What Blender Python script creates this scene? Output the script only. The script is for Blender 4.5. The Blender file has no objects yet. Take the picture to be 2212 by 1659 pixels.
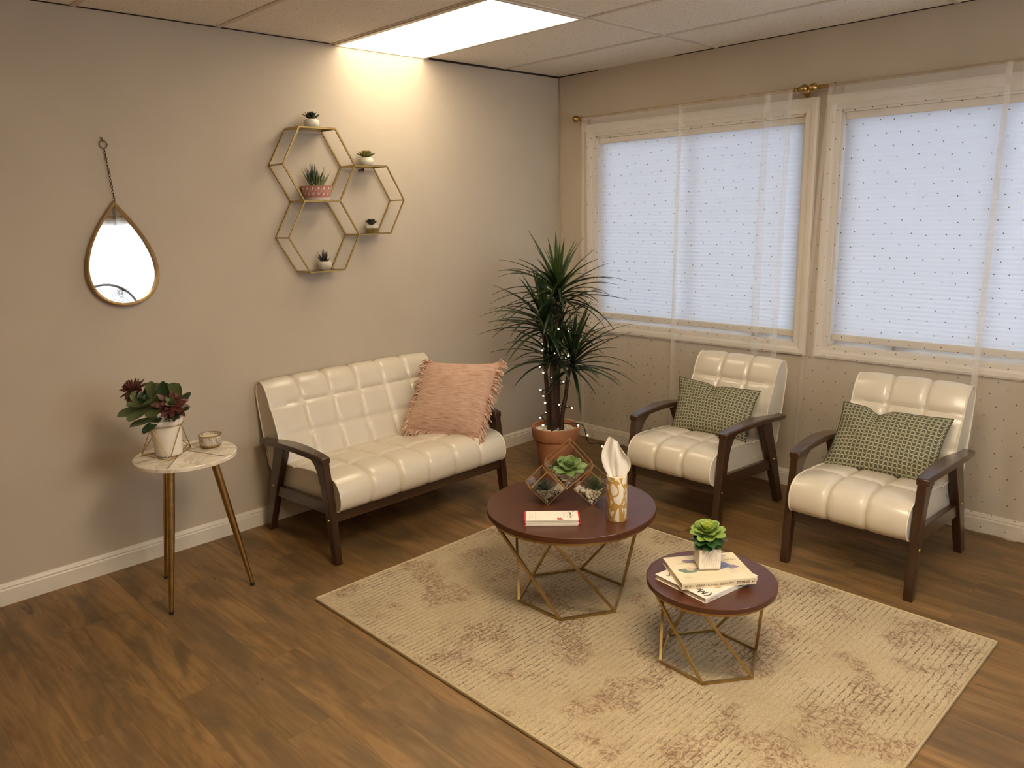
import bpy, math, random
from mathutils import Vector, Matrix, noise
rnd = random.Random(7)
scn = bpy.context.scene
col = scn.collection
PI = math.pi
R = math.radians

# ------------------------------------------------------------------ camera
cam_d = bpy.data.cameras.new('camera'); cam = bpy.data.objects.new('camera', cam_d); col.objects.link(cam)
cam_d.sensor_width = 36.0; cam_d.lens = 1677.77 * 36.0 / 2212.0; cam_d.clip_start = 0.05
_f = Vector((0.67921, 0.70094, -0.21761)); _r = Vector((0.71412, -0.69959, -0.02452)); _u = Vector((0.16943, 0.13875, 0.97573))
m = Matrix((( _r.x, _u.x, -_f.x, -4.0787), (_r.y, _u.y, -_f.y, -3.6886), (_r.z, _u.z, -_f.z, 1.5791), (0, 0, 0, 1)))
cam.matrix_world = m
scn.camera = cam
# ------------------------------------------------------------------ world, exposure
W = bpy.data.worlds.new('world'); scn.world = W; W.use_nodes = True
_bg = W.node_tree.nodes['Background']; _bg.inputs[0].default_value = (0.90, 0.94, 1.0, 1); _bg.inputs[1].default_value = 9.0
scn.view_settings.view_transform = 'Standard'; scn.view_settings.look = 'None'
scn.view_settings.exposure = 0.35; scn.view_settings.gamma = 1.0; scn.view_settings.use_curve_mapping = False
TROFFER = 6.8; TROFFER2 = 24.0; TROFFER3 = 13.0
scn.cycles.max_bounces = 10; scn.cycles.diffuse_bounces = 6; scn.cycles.transparent_max_bounces = 24
scn.cycles.sample_clamp_indirect = 6.0; scn.cycles.use_denoising = True
scn.cycles.caustics_reflective = False; scn.cycles.caustics_refractive = False

# ------------------------------------------------------------------ mesh builder
class MB:
    def __init__(s): s.v = []; s.f = []; s.m = []; s.uv = {}
    def add(s, vs, fs, mi=0, uvs=None):
        b = len(s.v); s.v += [Vector(p) for p in vs]
        for f in fs: s.f.append([b + i for i in f]); s.m.append(mi)
        if uvs:
            for i, t in enumerate(uvs): s.uv[b + i] = t
    def box(s, a, b, mi=0, M=None):
        vs = [Vector((x, y, z)) for x in (a[0], b[0]) for y in (a[1], b[1]) for z in (a[2], b[2])]
        if M: vs = [M @ p for p in vs]
        s.add(vs, [(0,1,3,2),(4,6,7,5),(0,4,5,1),(2,3,7,6),(0,2,6,4),(1,5,7,3)], mi)
    def loft(s, rings, mi=0, cap=True, closed=False):
        n = len(rings[0]); vs = [p for r in rings for p in r]; fs = []
        k = len(rings)
        for i in range(k if closed else k - 1):
            j = (i + 1) % k
            for a in range(n):
                b = (a + 1) % n; fs.append((i*n+a, i*n+b, j*n+b, j*n+a))
        if cap and not closed:
            fs.append(tuple(range(n))[::-1]); fs.append(tuple((k-1)*n + a for a in range(n)))
        s.add(vs, fs, mi)
    def tube(s, pts, r, n=8, mi=0, closed=False, square=False, up=None):
        pts = [Vector(p) for p in pts]; k = len(pts)
        rs = r if isinstance(r, (list, tuple)) else [r] * k
        rings = []; prev = None
        for i in range(k):
            if closed: t = pts[(i+1) % k] - pts[i-1]
            else: t = pts[min(i+1, k-1)] - pts[max(i-1, 0)]
            t.normalize()
            if prev is None:
                a = Vector(up) if up else (Vector((0,0,1)) if abs(t.z) < .9 else Vector((1,0,0)))
            else: a = prev
            b = t.cross(a)
            if b.length < 1e-5: b = t.cross(Vector((.3,.9,.2)))
            b.normalize(); a = b.cross(t).normalized(); prev = a
            off = PI/4 if square else 0
            rings.append([pts[i] + rs[i]*(math.cos(off+2*PI*j/n)*a + math.sin(off+2*PI*j/n)*b) for j in range(n)])
        s.loft(rings, mi, True, closed)
    def lathe(s, prof, n=32, c=(0,0,0), mi=0, M=None):
        c = Vector(c); rings = []
        for (r, z) in prof:
            ring = [Vector((max(r,1e-5)*math.cos(2*PI*j/n), max(r,1e-5)*math.sin(2*PI*j/n), z)) for j in range(n)]
            rings.append([(M @ p if M else p) + c for p in ring])
        s.loft(rings, mi, prof[0] != prof[-1])
    def sphere(s, c, r, n=10, mi=0, sc=(1,1,1)):
        c = Vector(c); vs = []; fs = []; k = n//2
        for i in range(k+1):
            th = PI*i/k
            for j in range(n):
                vs.append(c + Vector((r*sc[0]*math.sin(th)*math.cos(2*PI*j/n), r*sc[1]*math.sin(th)*math.sin(2*PI*j/n), r*sc[2]*math.cos(th))))
        for i in range(k):
            for j in range(n):
                b = (j+1) % n; fs.append((i*n+j, (i+1)*n+j, (i+1)*n+b, i*n+b))
        s.add(vs, fs, mi)
    def grid(s, fn, nu, nv, mi=0, flip=False, uv=False):
        vs = []; uvs = []; fs = []
        for i in range(nu+1):
            for j in range(nv+1):
                vs.append(Vector(fn(i/nu, j/nv))); uvs.append((i/nu, j/nv))
        for i in range(nu):
            for j in range(nv):
                q = (i*(nv+1)+j, (i+1)*(nv+1)+j, (i+1)*(nv+1)+j+1, i*(nv+1)+j+1)
                fs.append(q[::-1] if flip else q)
        s.add(vs, fs, mi, uvs if uv else None)
    def prism(s, poly, z0, z1, mi=0):
        s.loft([[Vector((x, y, z)) for x, y in poly] for z in (z0, z1)], mi)
    def build(s, name, mats, parent=None, loc=None, smooth=True, ang=38, bevel=0, solid=0, weld=False):
        me = bpy.data.meshes.new(name); me.from_pydata([tuple(p) for p in s.v], [], s.f); me.update()
        if not isinstance(mats, (list, tuple)): mats = [mats]
        for mt in mats: me.materials.append(mt)
        if len(mats) > 1: me.polygons.foreach_set('material_index', s.m)
        if s.uv:
            ul = me.uv_layers.new(name='uv')
            for lp in me.loops: ul.data[lp.index].uv = s.uv.get(lp.vertex_index, (0, 0))
        import bmesh
        bm = bmesh.new(); bm.from_mesh(me)
        if weld: bmesh.ops.remove_doubles(bm, verts=bm.verts, dist=1e-5)
        bmesh.ops.recalc_face_normals(bm, faces=bm.faces); bm.to_mesh(me); bm.free()
        if smooth:
            me.polygons.foreach_set('use_smooth', [True]*len(me.polygons)); me.set_sharp_from_angle(angle=R(ang))
        o = bpy.data.objects.new(name, me); col.objects.link(o)
        if parent: o.parent = parent
        if loc: o.location = loc
        if bevel:
            b = o.modifiers.new('bevel', 'BEVEL'); b.width = bevel; b.segments = 2; b.limit_method = 'ANGLE'; b.angle_limit = R(40)
        if solid:
            b = o.modifiers.new('solidify', 'SOLIDIFY'); b.thickness = solid; b.offset = 0
        return o

def tag(o, label=None, cat=None, group=None, kind=None):
    if label: o['label'] = label
    if cat: o['category'] = cat
    if group: o['group'] = group
    if kind: o['kind'] = kind
    return o
def thing(name, label, cat, loc=(0,0,0), rz=0, group=None):
    o = bpy.data.objects.new(name, None); col.objects.link(o); o.location = loc; o.rotation_euler = (0,0,rz)
    o.empty_display_size = .05
    return tag(o, label, cat, group)
def kids(o): return [c for c in bpy.data.objects if c.parent == o]
def copy_tree(o, parent=None):
    ch = kids(o); c = o.copy(); col.objects.link(c)
    if parent: c.parent = parent
    for k in ch: copy_tree(k, c)
    return c

# ------------------------------------------------------------------ materials
class NT:
    def __init__(s, name):
        s.mat = bpy.data.materials.new(name); s.mat.use_nodes = True; s.t = s.mat.node_tree; s.n = s.t.nodes
        s.p = s.n['Principled BSDF']; s.out = s.n['Material Output']
    def new(s, typ, **kw):
        x = s.n.new(typ)
        for k, v in kw.items(): setattr(x, k, v)
        return x
    def link(s, a, b): s.t.links.new(a, b)
    def setv(s, sock, v):
        if hasattr(v, 'default_value') or hasattr(v, 'is_output'): s.link(v, sock)
        else: sock.default_value = v
    def math(s, op, a, b=None, c=None, clamp=False):
        x = s.new('ShaderNodeMath', operation=op, use_clamp=clamp); s.setv(x.inputs[0], a)
        if b is not None: s.setv(x.inputs[1], b)
        if c is not None: s.setv(x.inputs[2], c)
        return x.outputs[0]
    def coord(s, which='Object'): return s.new('ShaderNodeTexCoord').outputs[which]
    def mapping(s, vec, scale=(1,1,1), rot=(0,0,0), loc=(0,0,0)):
        x = s.new('ShaderNodeMapping'); s.link(vec, x.inputs[0]); x.inputs['Scale'].default_value = scale; x.inputs['Rotation'].default_value = rot; x.inputs['Location'].default_value = loc
        return x.outputs[0]
    def noise(s, vec, scale, detail=3, rough=.55, dist=0):
        x = s.new('ShaderNodeTexNoise'); s.link(vec, x.inputs['Vector']); x.inputs['Scale'].default_value = scale; x.inputs['Detail'].default_value = detail; x.inputs['Roughness'].default_value = rough; x.inputs['Distortion'].default_value = dist
        return x.outputs[0]
    def ramp(s, fac, stops):
        x = s.new('ShaderNodeValToRGB'); s.link(fac, x.inputs[0]); e = x.color_ramp.elements
        while len(e) < len(stops): e.new(.5)
        for i, (p, c) in enumerate(stops): e[i].position = p; e[i].color = (*c, 1)
        return x.outputs[0]
    def mix(s, fac, a, b, mode='MIX'):
        x = s.new('ShaderNodeMix', data_type='RGBA', blend_type=mode); s.setv(x.inputs[0], fac)
        for sock, v in ((x.inputs[6], a), (x.inputs[7], b)):
            if isinstance(v, tuple): sock.default_value = (*v, 1)
            else: s.link(v, sock)
        return x.outputs[2]
    def rng(s, v, a, b, c=0., d=1.):
        x = s.new('ShaderNodeMapRange'); s.setv(x.inputs[0], v)
        for i, q in enumerate((a, b, c, d)): x.inputs[1+i].default_value = q
        return x.outputs[0]
    def bump(s, h, strength=.2, dist=.002):
        x = s.new('ShaderNodeBump'); s.link(h, x.inputs['Height']); x.inputs['Strength'].default_value = strength; x.inputs['Distance'].default_value = dist
        s.link(x.outputs[0], s.p.inputs['Normal'])
    def base(s, c):
        if isinstance(c, tuple): s.p.inputs['Base Color'].default_value = (*c, 1)
        else: s.link(c, s.p.inputs['Base Color'])
    def set(s, rough=.5, metal=0., spec=.5, coat=0., coat_rough=.2, trans=None):
        s.p.inputs['Roughness'].default_value = rough; s.p.inputs['Metallic'].default_value = metal
        s.p.inputs['Specular IOR Level'].default_value = spec; s.p.inputs['Coat Weight'].default_value = coat; s.p.inputs['Coat Roughness'].default_value = coat_rough
def srgb(r, g, b):
    f = lambda c: (c/255/12.92 if c/255 <= .04045 else ((c/255+.055)/1.055)**2.4)
    return (f(r), f(g), f(b))
def mat(name, c, rough=.5, metal=0., var=.06, vscale=8., bump=0., bscale=200., spec=.5, coat=0., bdist=.001):
    t = NT(name); t.set(rough, metal, spec, coat); co = t.coord()
    n = t.noise(co, vscale, 4)
    d = tuple(max(0, x*(1-var*2)) for x in c); e = tuple(min(1, x*(1+var*2)) for x in c)
    t.base(t.ramp(n, [(.25, d), (.75, e)]))
    if bump: t.bump(t.noise(co, bscale, 3), bump, bdist)
    return t.mat
def emis(name, c, s):
    t = NT(name); t.base((.8,.8,.8)); t.p.inputs['Emission Color'].default_value = (*c, 1); t.p.inputs['Emission Strength'].default_value = s
    return t.mat

WALL = mat('wall_paint', (.48, .405, .315), .72, var=.02, vscale=3, bump=.12, bscale=260, spec=.25)
TRIMW = mat('trim_paint', (.66, .59, .485), .4, var=.02)
CASING = mat('window_trim_paint', (.66, .60, .52), .4, var=.02)
SASH = mat('white_vinyl', (.80, .82, .86), .35, var=.01)
GAPSHADE = mat('painted_gap_shade', (.02, .014, .01), .9)  # dark colour standing in for the shade in the wall-to-ceiling gap
GOLD = mat('brushed_gold', (.44, .30, .115), .42, 1., var=.08, vscale=30)
BRASS = mat('antique_brass', (.40, .26, .095), .30, 1., var=.1, vscale=40)
COPPER = mat('copper_gold', (.72, .46, .22), .30, 1., var=.1, vscale=60)
BLACK = mat('black_rubber', (.012, .01, .01), .6)
IRON = mat('dark_bronze', (.09, .06, .035), .4, 1.)
MIRFR = mat('mirror_frame_gold', (.42, .28, .13), .42, .9, var=.1, vscale=25)

def leather():
    t = NT('cream_leather'); t.set(.34, 0, .5, .35, .16); co = t.coord()
    n = t.noise(co, 5, 3); t.base(t.ramp(n, [(.3, (.585, .515, .405)), (.7, (.625, .55, .435))]))
    v = t.new('ShaderNodeTexVoronoi'); t.link(co, v.inputs['Vector']); v.inputs['Scale'].default_value = 420
    t.bump(t.math('ADD', v.outputs[0], t.math('MULTIPLY', t.noise(co, 30, 3), 1.2)), .10, .0012)
    return t.mat
LEATHER = leather()
PIPING = mat('cream_piping', (.70, .625, .50), .35)
def wood(name, a, b, c, axis='y', rough=.35, coat=.2, scale=1.):
    t = NT(name); t.set(rough, 0, .5, coat, .25); co = t.coord()
    sc = {'x': (2, 40, 40), 'y': (40, 2, 40), 'z': (40, 40, 2)}[axis]
    mp = t.mapping(co, tuple(q*scale for q in sc)); n = t.noise(mp, 1.0, 5, .65, .6)
    big = t.noise(co, 7, 2)
    t.base(t.mix(t.rng(big, .35, .65, 0, .55), t.ramp(n, [(.28, a), (.5, b), (.72, c)]), b))
    t.bump(n, .06, .001)
    return t.mat
WALNUT = wood('walnut_frame', (.022, .0085, .0035), (.040, .0155, .006), (.066, .027, .011), 'z', .3, .3)
WALNUTX = wood('walnut_rail', (.022, .0085, .0035), (.040, .0155, .006), (.066, .027, .011), 'x', .3, .3)
WALNUTY = wood('walnut_arm', (.022, .0085, .0035), (.040, .0155, .006), (.066, .027, .011), 'y', .28, .35)
TABLEW = wood('mahogany_top', (.048, .013, .006), (.070, .020, .009), (.092, .030, .013), 'x', .33, .15, .5)

def floor_mat():
    t = NT('vinyl_plank'); t.set(.36, 0, .45); co = t.coord()
    sw = t.new('ShaderNodeSeparateXYZ'); t.link(co, sw.inputs[0])
    cb = t.new('ShaderNodeCombineXYZ'); t.link(sw.outputs[1], cb.inputs[0]); t.link(t.math('ADD', sw.outputs[0], .09), cb.inputs[1])
    br = t.new('ShaderNodeTexBrick'); t.link(cb.outputs[0], br.inputs['Vector']); br.offset = .37; br.offset_frequency = 2
    br.inputs['Scale'].default_value = 1; br.inputs['Brick Width'].default_value = 1.22; br.inputs['Row Height'].default_value = .152
    br.inputs['Mortar Size'].default_value = .0008; br.inputs['Mortar Smooth'].default_value = .3; br.inputs['Bias'].default_value = 0
    br.inputs['Color1'].default_value = (0,0,0,1); br.inputs['Color2'].default_value = (1,1,1,1); br.inputs['Mortar'].default_value = (.5,.5,.5,1)
    # shift the grain per plank
    off = t.new('ShaderNodeVectorMath', operation='SCALE'); t.link(br.outputs['Color'], off.inputs[0]); off.inputs['Scale'].default_value = 7.3
    ad = t.new('ShaderNodeVectorMath', operation='ADD'); t.link(co, ad.inputs[0]); t.link(off.outputs[0], ad.inputs[1])
    v = ad.outputs[0]
    g = t.noise(t.mapping(v, (17, 1.5, 1)), 1, 6, .66, 1.6)
    blot = t.noise(t.mapping(v, (7, 2.2, 1)), 1, 4, .6, .8)
    fine = t.noise(t.mapping(v, (160, 5, 1)), 1, 3, .6)
    c = t.ramp(g, [(.25, (.115, .056, .018)), (.45, (.205, .108, .036)), (.6, (.27, .150, .054)), (.8, (.38, .225, .092))])
    c = t.mix(t.rng(blot, .44, .66, 0, .85), c, (.088, .056, .024))
    c = t.mix(t.rng(br.outputs['Color'], 0, 1, -.05, .5), c, (.125, .078, .036))
    c = t.mix(t.rng(fine, .55, .8, 0, .35), c, (.07, .04, .02))
    kn = t.noise(t.mapping(v, (16, 5, 1)), 1, 2, .5, 1.5)
    c = t.mix(t.rng(kn, .72, .80, 0, .7), c, (.045, .028, .015))
    c = t.mix(t.math('MULTIPLY', br.outputs['Fac'], .7), c, (.06, .035, .018))
    t.base(c)
    h = t.math('SUBTRACT', t.math('MULTIPLY', g, .3), br.outputs['Fac'])
    t.bump(h, .25, .0008)
    t.link(t.rng(g, .3, .8, .52, .42), t.p.inputs['Roughness'])
    return t.mat
def rug_mat():
    t = NT('distressed_rug'); t.set(.95, 0, .1); co = t.coord()
    sw = t.new('ShaderNodeSeparateXYZ'); t.link(co, sw.inputs[0]); x, y = sw.outputs[0], sw.outputs[1]
    pile = t.noise(co, 330, 2, .7); pile2 = t.noise(co, 130, 2, .6)
    base = t.ramp(t.noise(co, 2.6, 4, .6), [(.3, (.53, .40, .225)), (.55, (.66, .515, .315)), (.75, (.72, .58, .385))])
    base = t.mix(t.rng(pile, .38, .66, .0, .62), base, (.33, .23, .125))
    base = t.mix(t.rng(pile2, .56, .72, .0, .4), base, (.70, .58, .39))
    wob = t.math('MULTIPLY', t.noise(t.mapping(co, (30, 8, 1)), 1, 3), .012)
    ph = t.math('MULTIPLY', t.math('ADD', y, wob), 2*PI/.0225)
    row = t.math('SINE', ph)
    dash = t.noise(t.mapping(co, (36, 190, 1)), 1, 4, .75)
    patch = t.noise(co, 2.3, 4, .62)
    lines = t.math('MULTIPLY', t.rng(row, .60, .92), t.rng(dash, .46, .54))
    lines = t.math('MULTIPLY', lines, t.rng(patch, .39, .55, .05, 1.))
    speck = t.math('MULTIPLY', t.rng(t.noise(t.mapping(co, (70, 130, 1)), 1, 2, .7), .56, .63), t.rng(patch, .43, .58, .28, 1))
    big = t.noise(t.mapping(co, (1, 1, 1), loc=(3.1, 1.7, 0)), 5.2, 2, .5)
    scroll = t.math('ABSOLUTE', t.math('SUBTRACT', t.noise(co, 17, 2, .6, 2.2), .5))
    flower = t.math('MULTIPLY', t.rng(big, .51, .58), t.rng(scroll, .075, .035))
    flower = t.math('MULTIPLY', flower, t.rng(t.noise(co, 75, 2, .7), .40, .56))
    halo = t.math('MULTIPLY', t.rng(big, .50, .62), t.rng(t.noise(co, 60, 3, .75), .46, .60))
    c = t.mix(t.math('MULTIPLY', halo, .55, clamp=True), base, (.33, .185, .10))
    c = t.mix(t.math('MULTIPLY', flower, .85, clamp=True), c, (.24, .115, .055))
    c = t.mix(t.math('MULTIPLY', speck, .6, clamp=True), c, (.20, .13, .07))
    c = t.mix(t.math('MULTIPLY', lines, .95, clamp=True), c, (.09, .055, .026))
    t.base(c)
    t.bump(t.math('ADD', t.math('ADD', pile, pile2), t.math('MULTIPLY', row, .25)), 1., .006)
    t.p.inputs['Sheen Weight'].default_value = .15
    return t.mat
def ceil_mat():
    t = NT('ceiling_tile'); t.set(.9, 0, .2); co = t.coord()
    n = t.noise(co, 95, 3, .7); t.base(t.ramp(n, [(.30, (.34, .29, .23)), (.40, (.80, .735, .64)), (.7, (.83, .77, .675))]))
    t.bump(n, .3, .002); return t.mat
def marble():
    t = NT('white_marble'); t.set(.18, 0, .5, .2, .1); co = t.coord()
    n = t.noise(co, 5, 5, .6, 1.5); v = t.math('ABSOLUTE', t.math('SUBTRACT', n, .5))
    t.base(t.ramp(v, [(0, (.58, .50, .39)), (.05, (.76, .68, .55)), (.2, (.82, .745, .62))])); return t.mat
def translucent(name, c, transp=0., mixd=.5, rough=.8):
    m_ = bpy.data.materials.new(name); m_.use_nodes = True; nt = m_.node_tree; nt.nodes.clear()
    o = nt.nodes.new('ShaderNodeOutputMaterial'); d = nt.nodes.new('ShaderNodeBsdfDiffuse'); tr = nt.nodes.new('ShaderNodeBsdfTranslucent'); mx = nt.nodes.new('ShaderNodeMixShader')
    co = nt.nodes.new('ShaderNodeTexCoord'); no = nt.nodes.new('ShaderNodeTexNoise'); no.inputs['Scale'].default_value = 60; nt.links.new(co.outputs['Object'], no.inputs['Vector'])
    rp = nt.nodes.new('ShaderNodeValToRGB'); rp.color_ramp.elements[0].color = (*[x*.96 for x in c], 1); rp.color_ramp.elements[1].color = (*[min(1, x*1.03) for x in c], 1); nt.links.new(no.outputs[0], rp.inputs[0])
    nt.links.new(rp.outputs[0], d.inputs[0]); nt.links.new(rp.outputs[0], tr.inputs[0]); mx.inputs[0].default_value = mixd
    nt.links.new(d.outputs[0], mx.inputs[1]); nt.links.new(tr.outputs[0], mx.inputs[2]); last = mx
    if transp:
        tp = nt.nodes.new('ShaderNodeBsdfTransparent'); m2 = nt.nodes.new('ShaderNodeMixShader'); m2.inputs[0].default_value = transp
        nt.links.new(mx.outputs[0], m2.inputs[1]); nt.links.new(tp.outputs[0], m2.inputs[2]); last = m2
    nt.links.new(last.outputs[0], o.inputs[0]); return m_
def glass(name, tint=(1,1,1), gloss=.06):
    m_ = bpy.data.materials.new(name); m_.use_nodes = True; nt = m_.node_tree; nt.nodes.clear()
    o = nt.nodes.new('ShaderNodeOutputMaterial'); tp = nt.nodes.new('ShaderNodeBsdfTransparent'); g = nt.nodes.new('ShaderNodeBsdfGlossy'); fr = nt.nodes.new('ShaderNodeFresnel'); fr.inputs[0].default_value = 1.45
    mx = nt.nodes.new('ShaderNodeMixShader'); tp.inputs[0].default_value = (*tint, 1); g.inputs['Roughness'].default_value = .02
    nt.links.new(fr.outputs[0], mx.inputs[0]); nt.links.new(tp.outputs[0], mx.inputs[1]); nt.links.new(g.outputs[0], mx.inputs[2]); nt.links.new(mx.outputs[0], o.inputs[0]); return m_
FLOOR = floor_mat(); RUG = rug_mat(); CEIL = ceil_mat(); MARBLE = marble()
SHADE = translucent('shade_fabric', (.60, .69, .86), 0, .105)
RAILM = mat('shade_rail', (.62, .56, .47), .5)
SHEER = translucent('sheer_voile', (.88, .84, .79), .80, .45)
HEM = translucent('sheer_hem', (.88, .84, .79), .72, .45)
BEADM = mat('curtain_bead', (.10, .07, .045), .3, .6)
GLASS = glass('clear_glass', (.97, .98, .98))
MIRROR = NT('mirror_silver'); MIRROR.set(.015, 1.); MIRROR.base((.93, .93, .93)); MIRROR = MIRROR.mat
TERRA = mat('terracotta', (.40, .165, .075), .75, var=.1, vscale=9, bump=.15, bscale=120)
PEBBLE = mat('white_pebble', (.80, .74, .62), .6, var=.12, vscale=90)
TRUNK = mat('trunk_bark', (.045, .018, .010), .6, var=.25, vscale=30, bump=.4, bscale=60, bdist=.003)
LEAFD = mat('leaf_dark', (.010, .026, .010), .32, var=.2, vscale=12)
LEAFM = mat('leaf_mid', (.040, .075, .014), .36, var=.2, vscale=12)
SUCC_G = mat('succulent_green', (.13, .22, .055), .45, var=.18, vscale=30)
SUCC_L = mat('succulent_lime', (.36, .42, .07), .45, var=.15, vscale=30)
SUCC_D = mat('succulent_dark', (.025, .045, .016), .5, var=.2, vscale=30)
SUCC_B = mat('succulent_black', (.012, .015, .010), .5, var=.2, vscale=30)
SUCC_F = mat('succulent_forest', (.03, .09, .022), .4, var=.2, vscale=30)
SUCC_S = mat('succulent_sage', (.15, .19, .085), .5, var=.16, vscale=25)
SUCC_R = mat('succulent_burgundy', (.11, .03, .022), .5, var=.3, vscale=30)
SUCC_O = mat('succulent_olive', (.20, .18, .035), .5, var=.2, vscale=30)
CERAM = mat('white_ceramic', (.74, .67, .56), .45, var=.03)
PAPER = mat('paper_white', (.78, .71, .60), .6, var=.02)
PAGES = mat('page_edges', (.66, .56, .42), .8, var=.08, vscale=60)
INK = mat('black_ink', (.02, .018, .016), .6)
GREYINK = mat('grey_ink', (.30, .27, .24), .6)
RED = mat('red_print', (.42, .02, .03), .5)
CANDLEW = mat('candle_wax', (.74, .64, .48), .5)

# ------------------------------------------------------------------ setting
H = 2.44; YF = -5.2; XB = -6.2
def struct(o, label=None): o['kind'] = 'structure'; return o
b = MB(); b.box((XB-.1, YF-.1, -.1), (.12, .12, 0)); struct(b.build('floor', FLOOR, smooth=False))
b = MB(); b.box((XB-.1, YF-.1, H), (.12, .12, H+.1)); ceiling = struct(b.build('ceiling', CEIL, smooth=False))
b = MB()
XG = [-1.727 - .61*k for k in range(7)] + [-1.117, -.507]
YG = [-1.19 - 1.22*k for k in range(4)]
for gx in XG: b.box((gx-.012, YF, H-.004), (gx+.012, 0, H+.001))
for gy in YG:
    b.box((XB, gy-.012, H-.0035), (0, gy+.012, H+.001))
b.build('ceiling_grid', mat('grid_white', (.60, .53, .44), .6), ceiling, smooth=False)
b = MB(); b.box((XB-.1, 0, 0), (.12, .12, H)); struct(b.build('wall_left', WALL, smooth=False))
b = MB(); b.box((XB-.1, YF, 0), (XB, 0, H)); struct(b.build('wall_back', WALL, smooth=False))
def holed(name, axis, span, holes, zr, thick):
    b = MB(); us = [span[0]]
    for h in holes: us += [h[0], h[1]]
    us.append(span[1])
    def bx(u0, u1, z0, z1):
        if axis == 'x': b.box((thick[0], u0, z0), (thick[1], u1, z1))
        else: b.box((u0, thick[0], z0), (u1, thick[1], z1))
    for i in range(0, len(us), 2): bx(us[i], us[i+1], 0, H)
    for h in holes: bx(h[0], h[1], 0, h[2]); bx(h[0], h[1], h[3], H)
    return struct(b.build(name, WALL, smooth=False))
OB, OT = .83, 2.035
W1 = (-1.735, -.32); W2 = (-3.335, -1.918)
holed('wall_right', 'x', (YF, 0), [(W2[0], W2[1], OB, OT), (W1[0], W1[1], OB, OT)], H, (0, .12))
W3 = (-2.9, -.45, 1.1, 2.1)
holed('wall_front', 'y', (XB, 0), [W3], H, (YF-.12, YF))
def base_prof(): return [(0,0),(.014,0),(.014,.066),(.011,.072),(.012,.078),(.006,.092),(0,.094)]
b = MB(); p = base_prof()
b.loft([[Vector((x, -d, z)) for d, z in p] for x in (XB, 0)]); struct(b.build('baseboard_left', TRIMW, smooth=False))
b = MB(); b.loft([[Vector((-d, y, z)) for d, z in p] for y in (YF, 0)]); struct(b.build('baseboard_right', TRIMW, smooth=False))
b = MB(); b.box((-1.1, -.006, H-.010), (0, .001, H+.001)); b.box((-3.1, -.004, H-.0045), (-1.75, .001, H+.001)); struct(b.build('shadow_strip_left', GAPSHADE, smooth=False))  # strips painted dark as the shadow line under the ceiling, left wall
b = MB(); b.box((-.004, -.33, H-.006), (.001, 0, H+.001)); b.box((-.004, -4, H-.004), (.001, -.9, H+.001)); struct(b.build('shadow_strip_right', GAPSHADE, smooth=False))  # same painted shadow line along the window wall
b = MB(); b.box((-.005, -.022, .094), (.001, -.012, H-.01)); struct(b.build('trim_3', WALL, smooth=False))

def casing(name, y0, y1, crank_y):
    w = .068; z0, z1 = OB-.064, OT+.075
    prof = [(0, 0), (.018, 0), (.022, .012), (.020, .03), (.014, .045), (.012, w), (-.0, w)]   # (out from wall, inward from the outer edge)
    oy0, oy1, oz0, oz1 = y0-w, y1+w, z0, z1
    def ring(d): return [Vector((-d[0], y, z)) for y, z in ((oy0+d[1], oz0+d[1]*(OB-oz0)/w), (oy1-d[1], oz0+d[1]*(OB-oz0)/w), (oy1-d[1], oz1-d[1]*(oz1-OT)/w), (oy0+d[1], oz1-d[1]*(oz1-OT)/w))]
    b = MB(); rings = [ring(d) for d in prof]; b.loft(rings, cap=False)
    # jamb lining
    j = .012
    b.box((0, y0, OB), (.115, y0+j, OT)); b.box((0, y1-j, OB), (.115, y1, OT)); b.box((0, y0, OB), (.115, y1, OB+.006)); b.box((0, y0, OT-j), (.115, y1, OT))
    o = struct(b.build(name, CASING, smooth=False))
    b = MB(); s = .045; x0, x1 = .080, .112; a0, a1, c0, c1 = y0+j, y1-j, OB+.006, OT-j
    b.box((x0, a0, c0), (x1, a1, c0+s)); b.box((x0, a0, c1-s), (x1, a1, c1)); b.box((x0, a0, c0+s), (x1, a0+s, c1-s)); b.box((x0, a1-s, c0+s), (x1, a1, c1-s))
    mid = (a0+a1)/2; b.box((x0, mid-.014, c0+s), (x1, mid+.014, c1-s))
    b.box((x0-.008, a0, c0+.014), (x0, a1, c0+.024))
    b.build('sash', SASH, o, smooth=False)
    b = MB(); b.box((.095, a0+s, c0+s), (.098, a1-s, c1-s)); b.build('pane', GLASS, o, smooth=False)
    b = MB(); zc = c0+.030
    b.box((.040, crank_y-.045, zc), (.062, crank_y+.045, zc+.009)); b.tube([(.048, crank_y+.005, zc), (.034, crank_y+.005, zc-.010), (.03, crank_y, zc-.02)], .007, 8); b.sphere((.03, crank_y, zc-.02), .011, 8)
    b.build('crank_handle', mat('crank_grey', (.17, .16, .15), .4), o)
    return o
casing('window_1', *W1, -1.47); casing('window_2', *W2, -2.25)

def blind(y0, y1, label):
    t = thing('cellular_shade', label, 'window shade', (.03, (y0+y1)/2, OB), 0, 'cellular window shades')
    h0, h1 = .062, OT-OB-.045; hw = (y1-y0)/2-.015; n = int((h1-h0)/.011)
    b = MB(); vs = []; fs = []
    for i in range(n+1):
        z = h0 + (h1-h0)*i/n; x = (.0012 if i % 2 else -.0012)
        vs += [(x, -hw, z), (x, hw, z)]
    for i in range(n): fs.append((2*i, 2*i+1, 2*i+3, 2*i+2))
    b.add(vs, fs); b.build('pleated_fabric', SHADE, t, smooth=False)
    b = MB(); b.box((-.014, -hw, h0-.034), (.012, hw, h0+.002)); b.build('bottom_rail', RAILM, t, bevel=.004)
    b = MB(); b.box((-.018, -hw, h1-.002), (.016, hw, h1+.033)); b.build('head_rail', RAILM, t, bevel=.003)
    return t
blind(*W1, 'white pleated shade lowered in the window nearest the corner')
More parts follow.
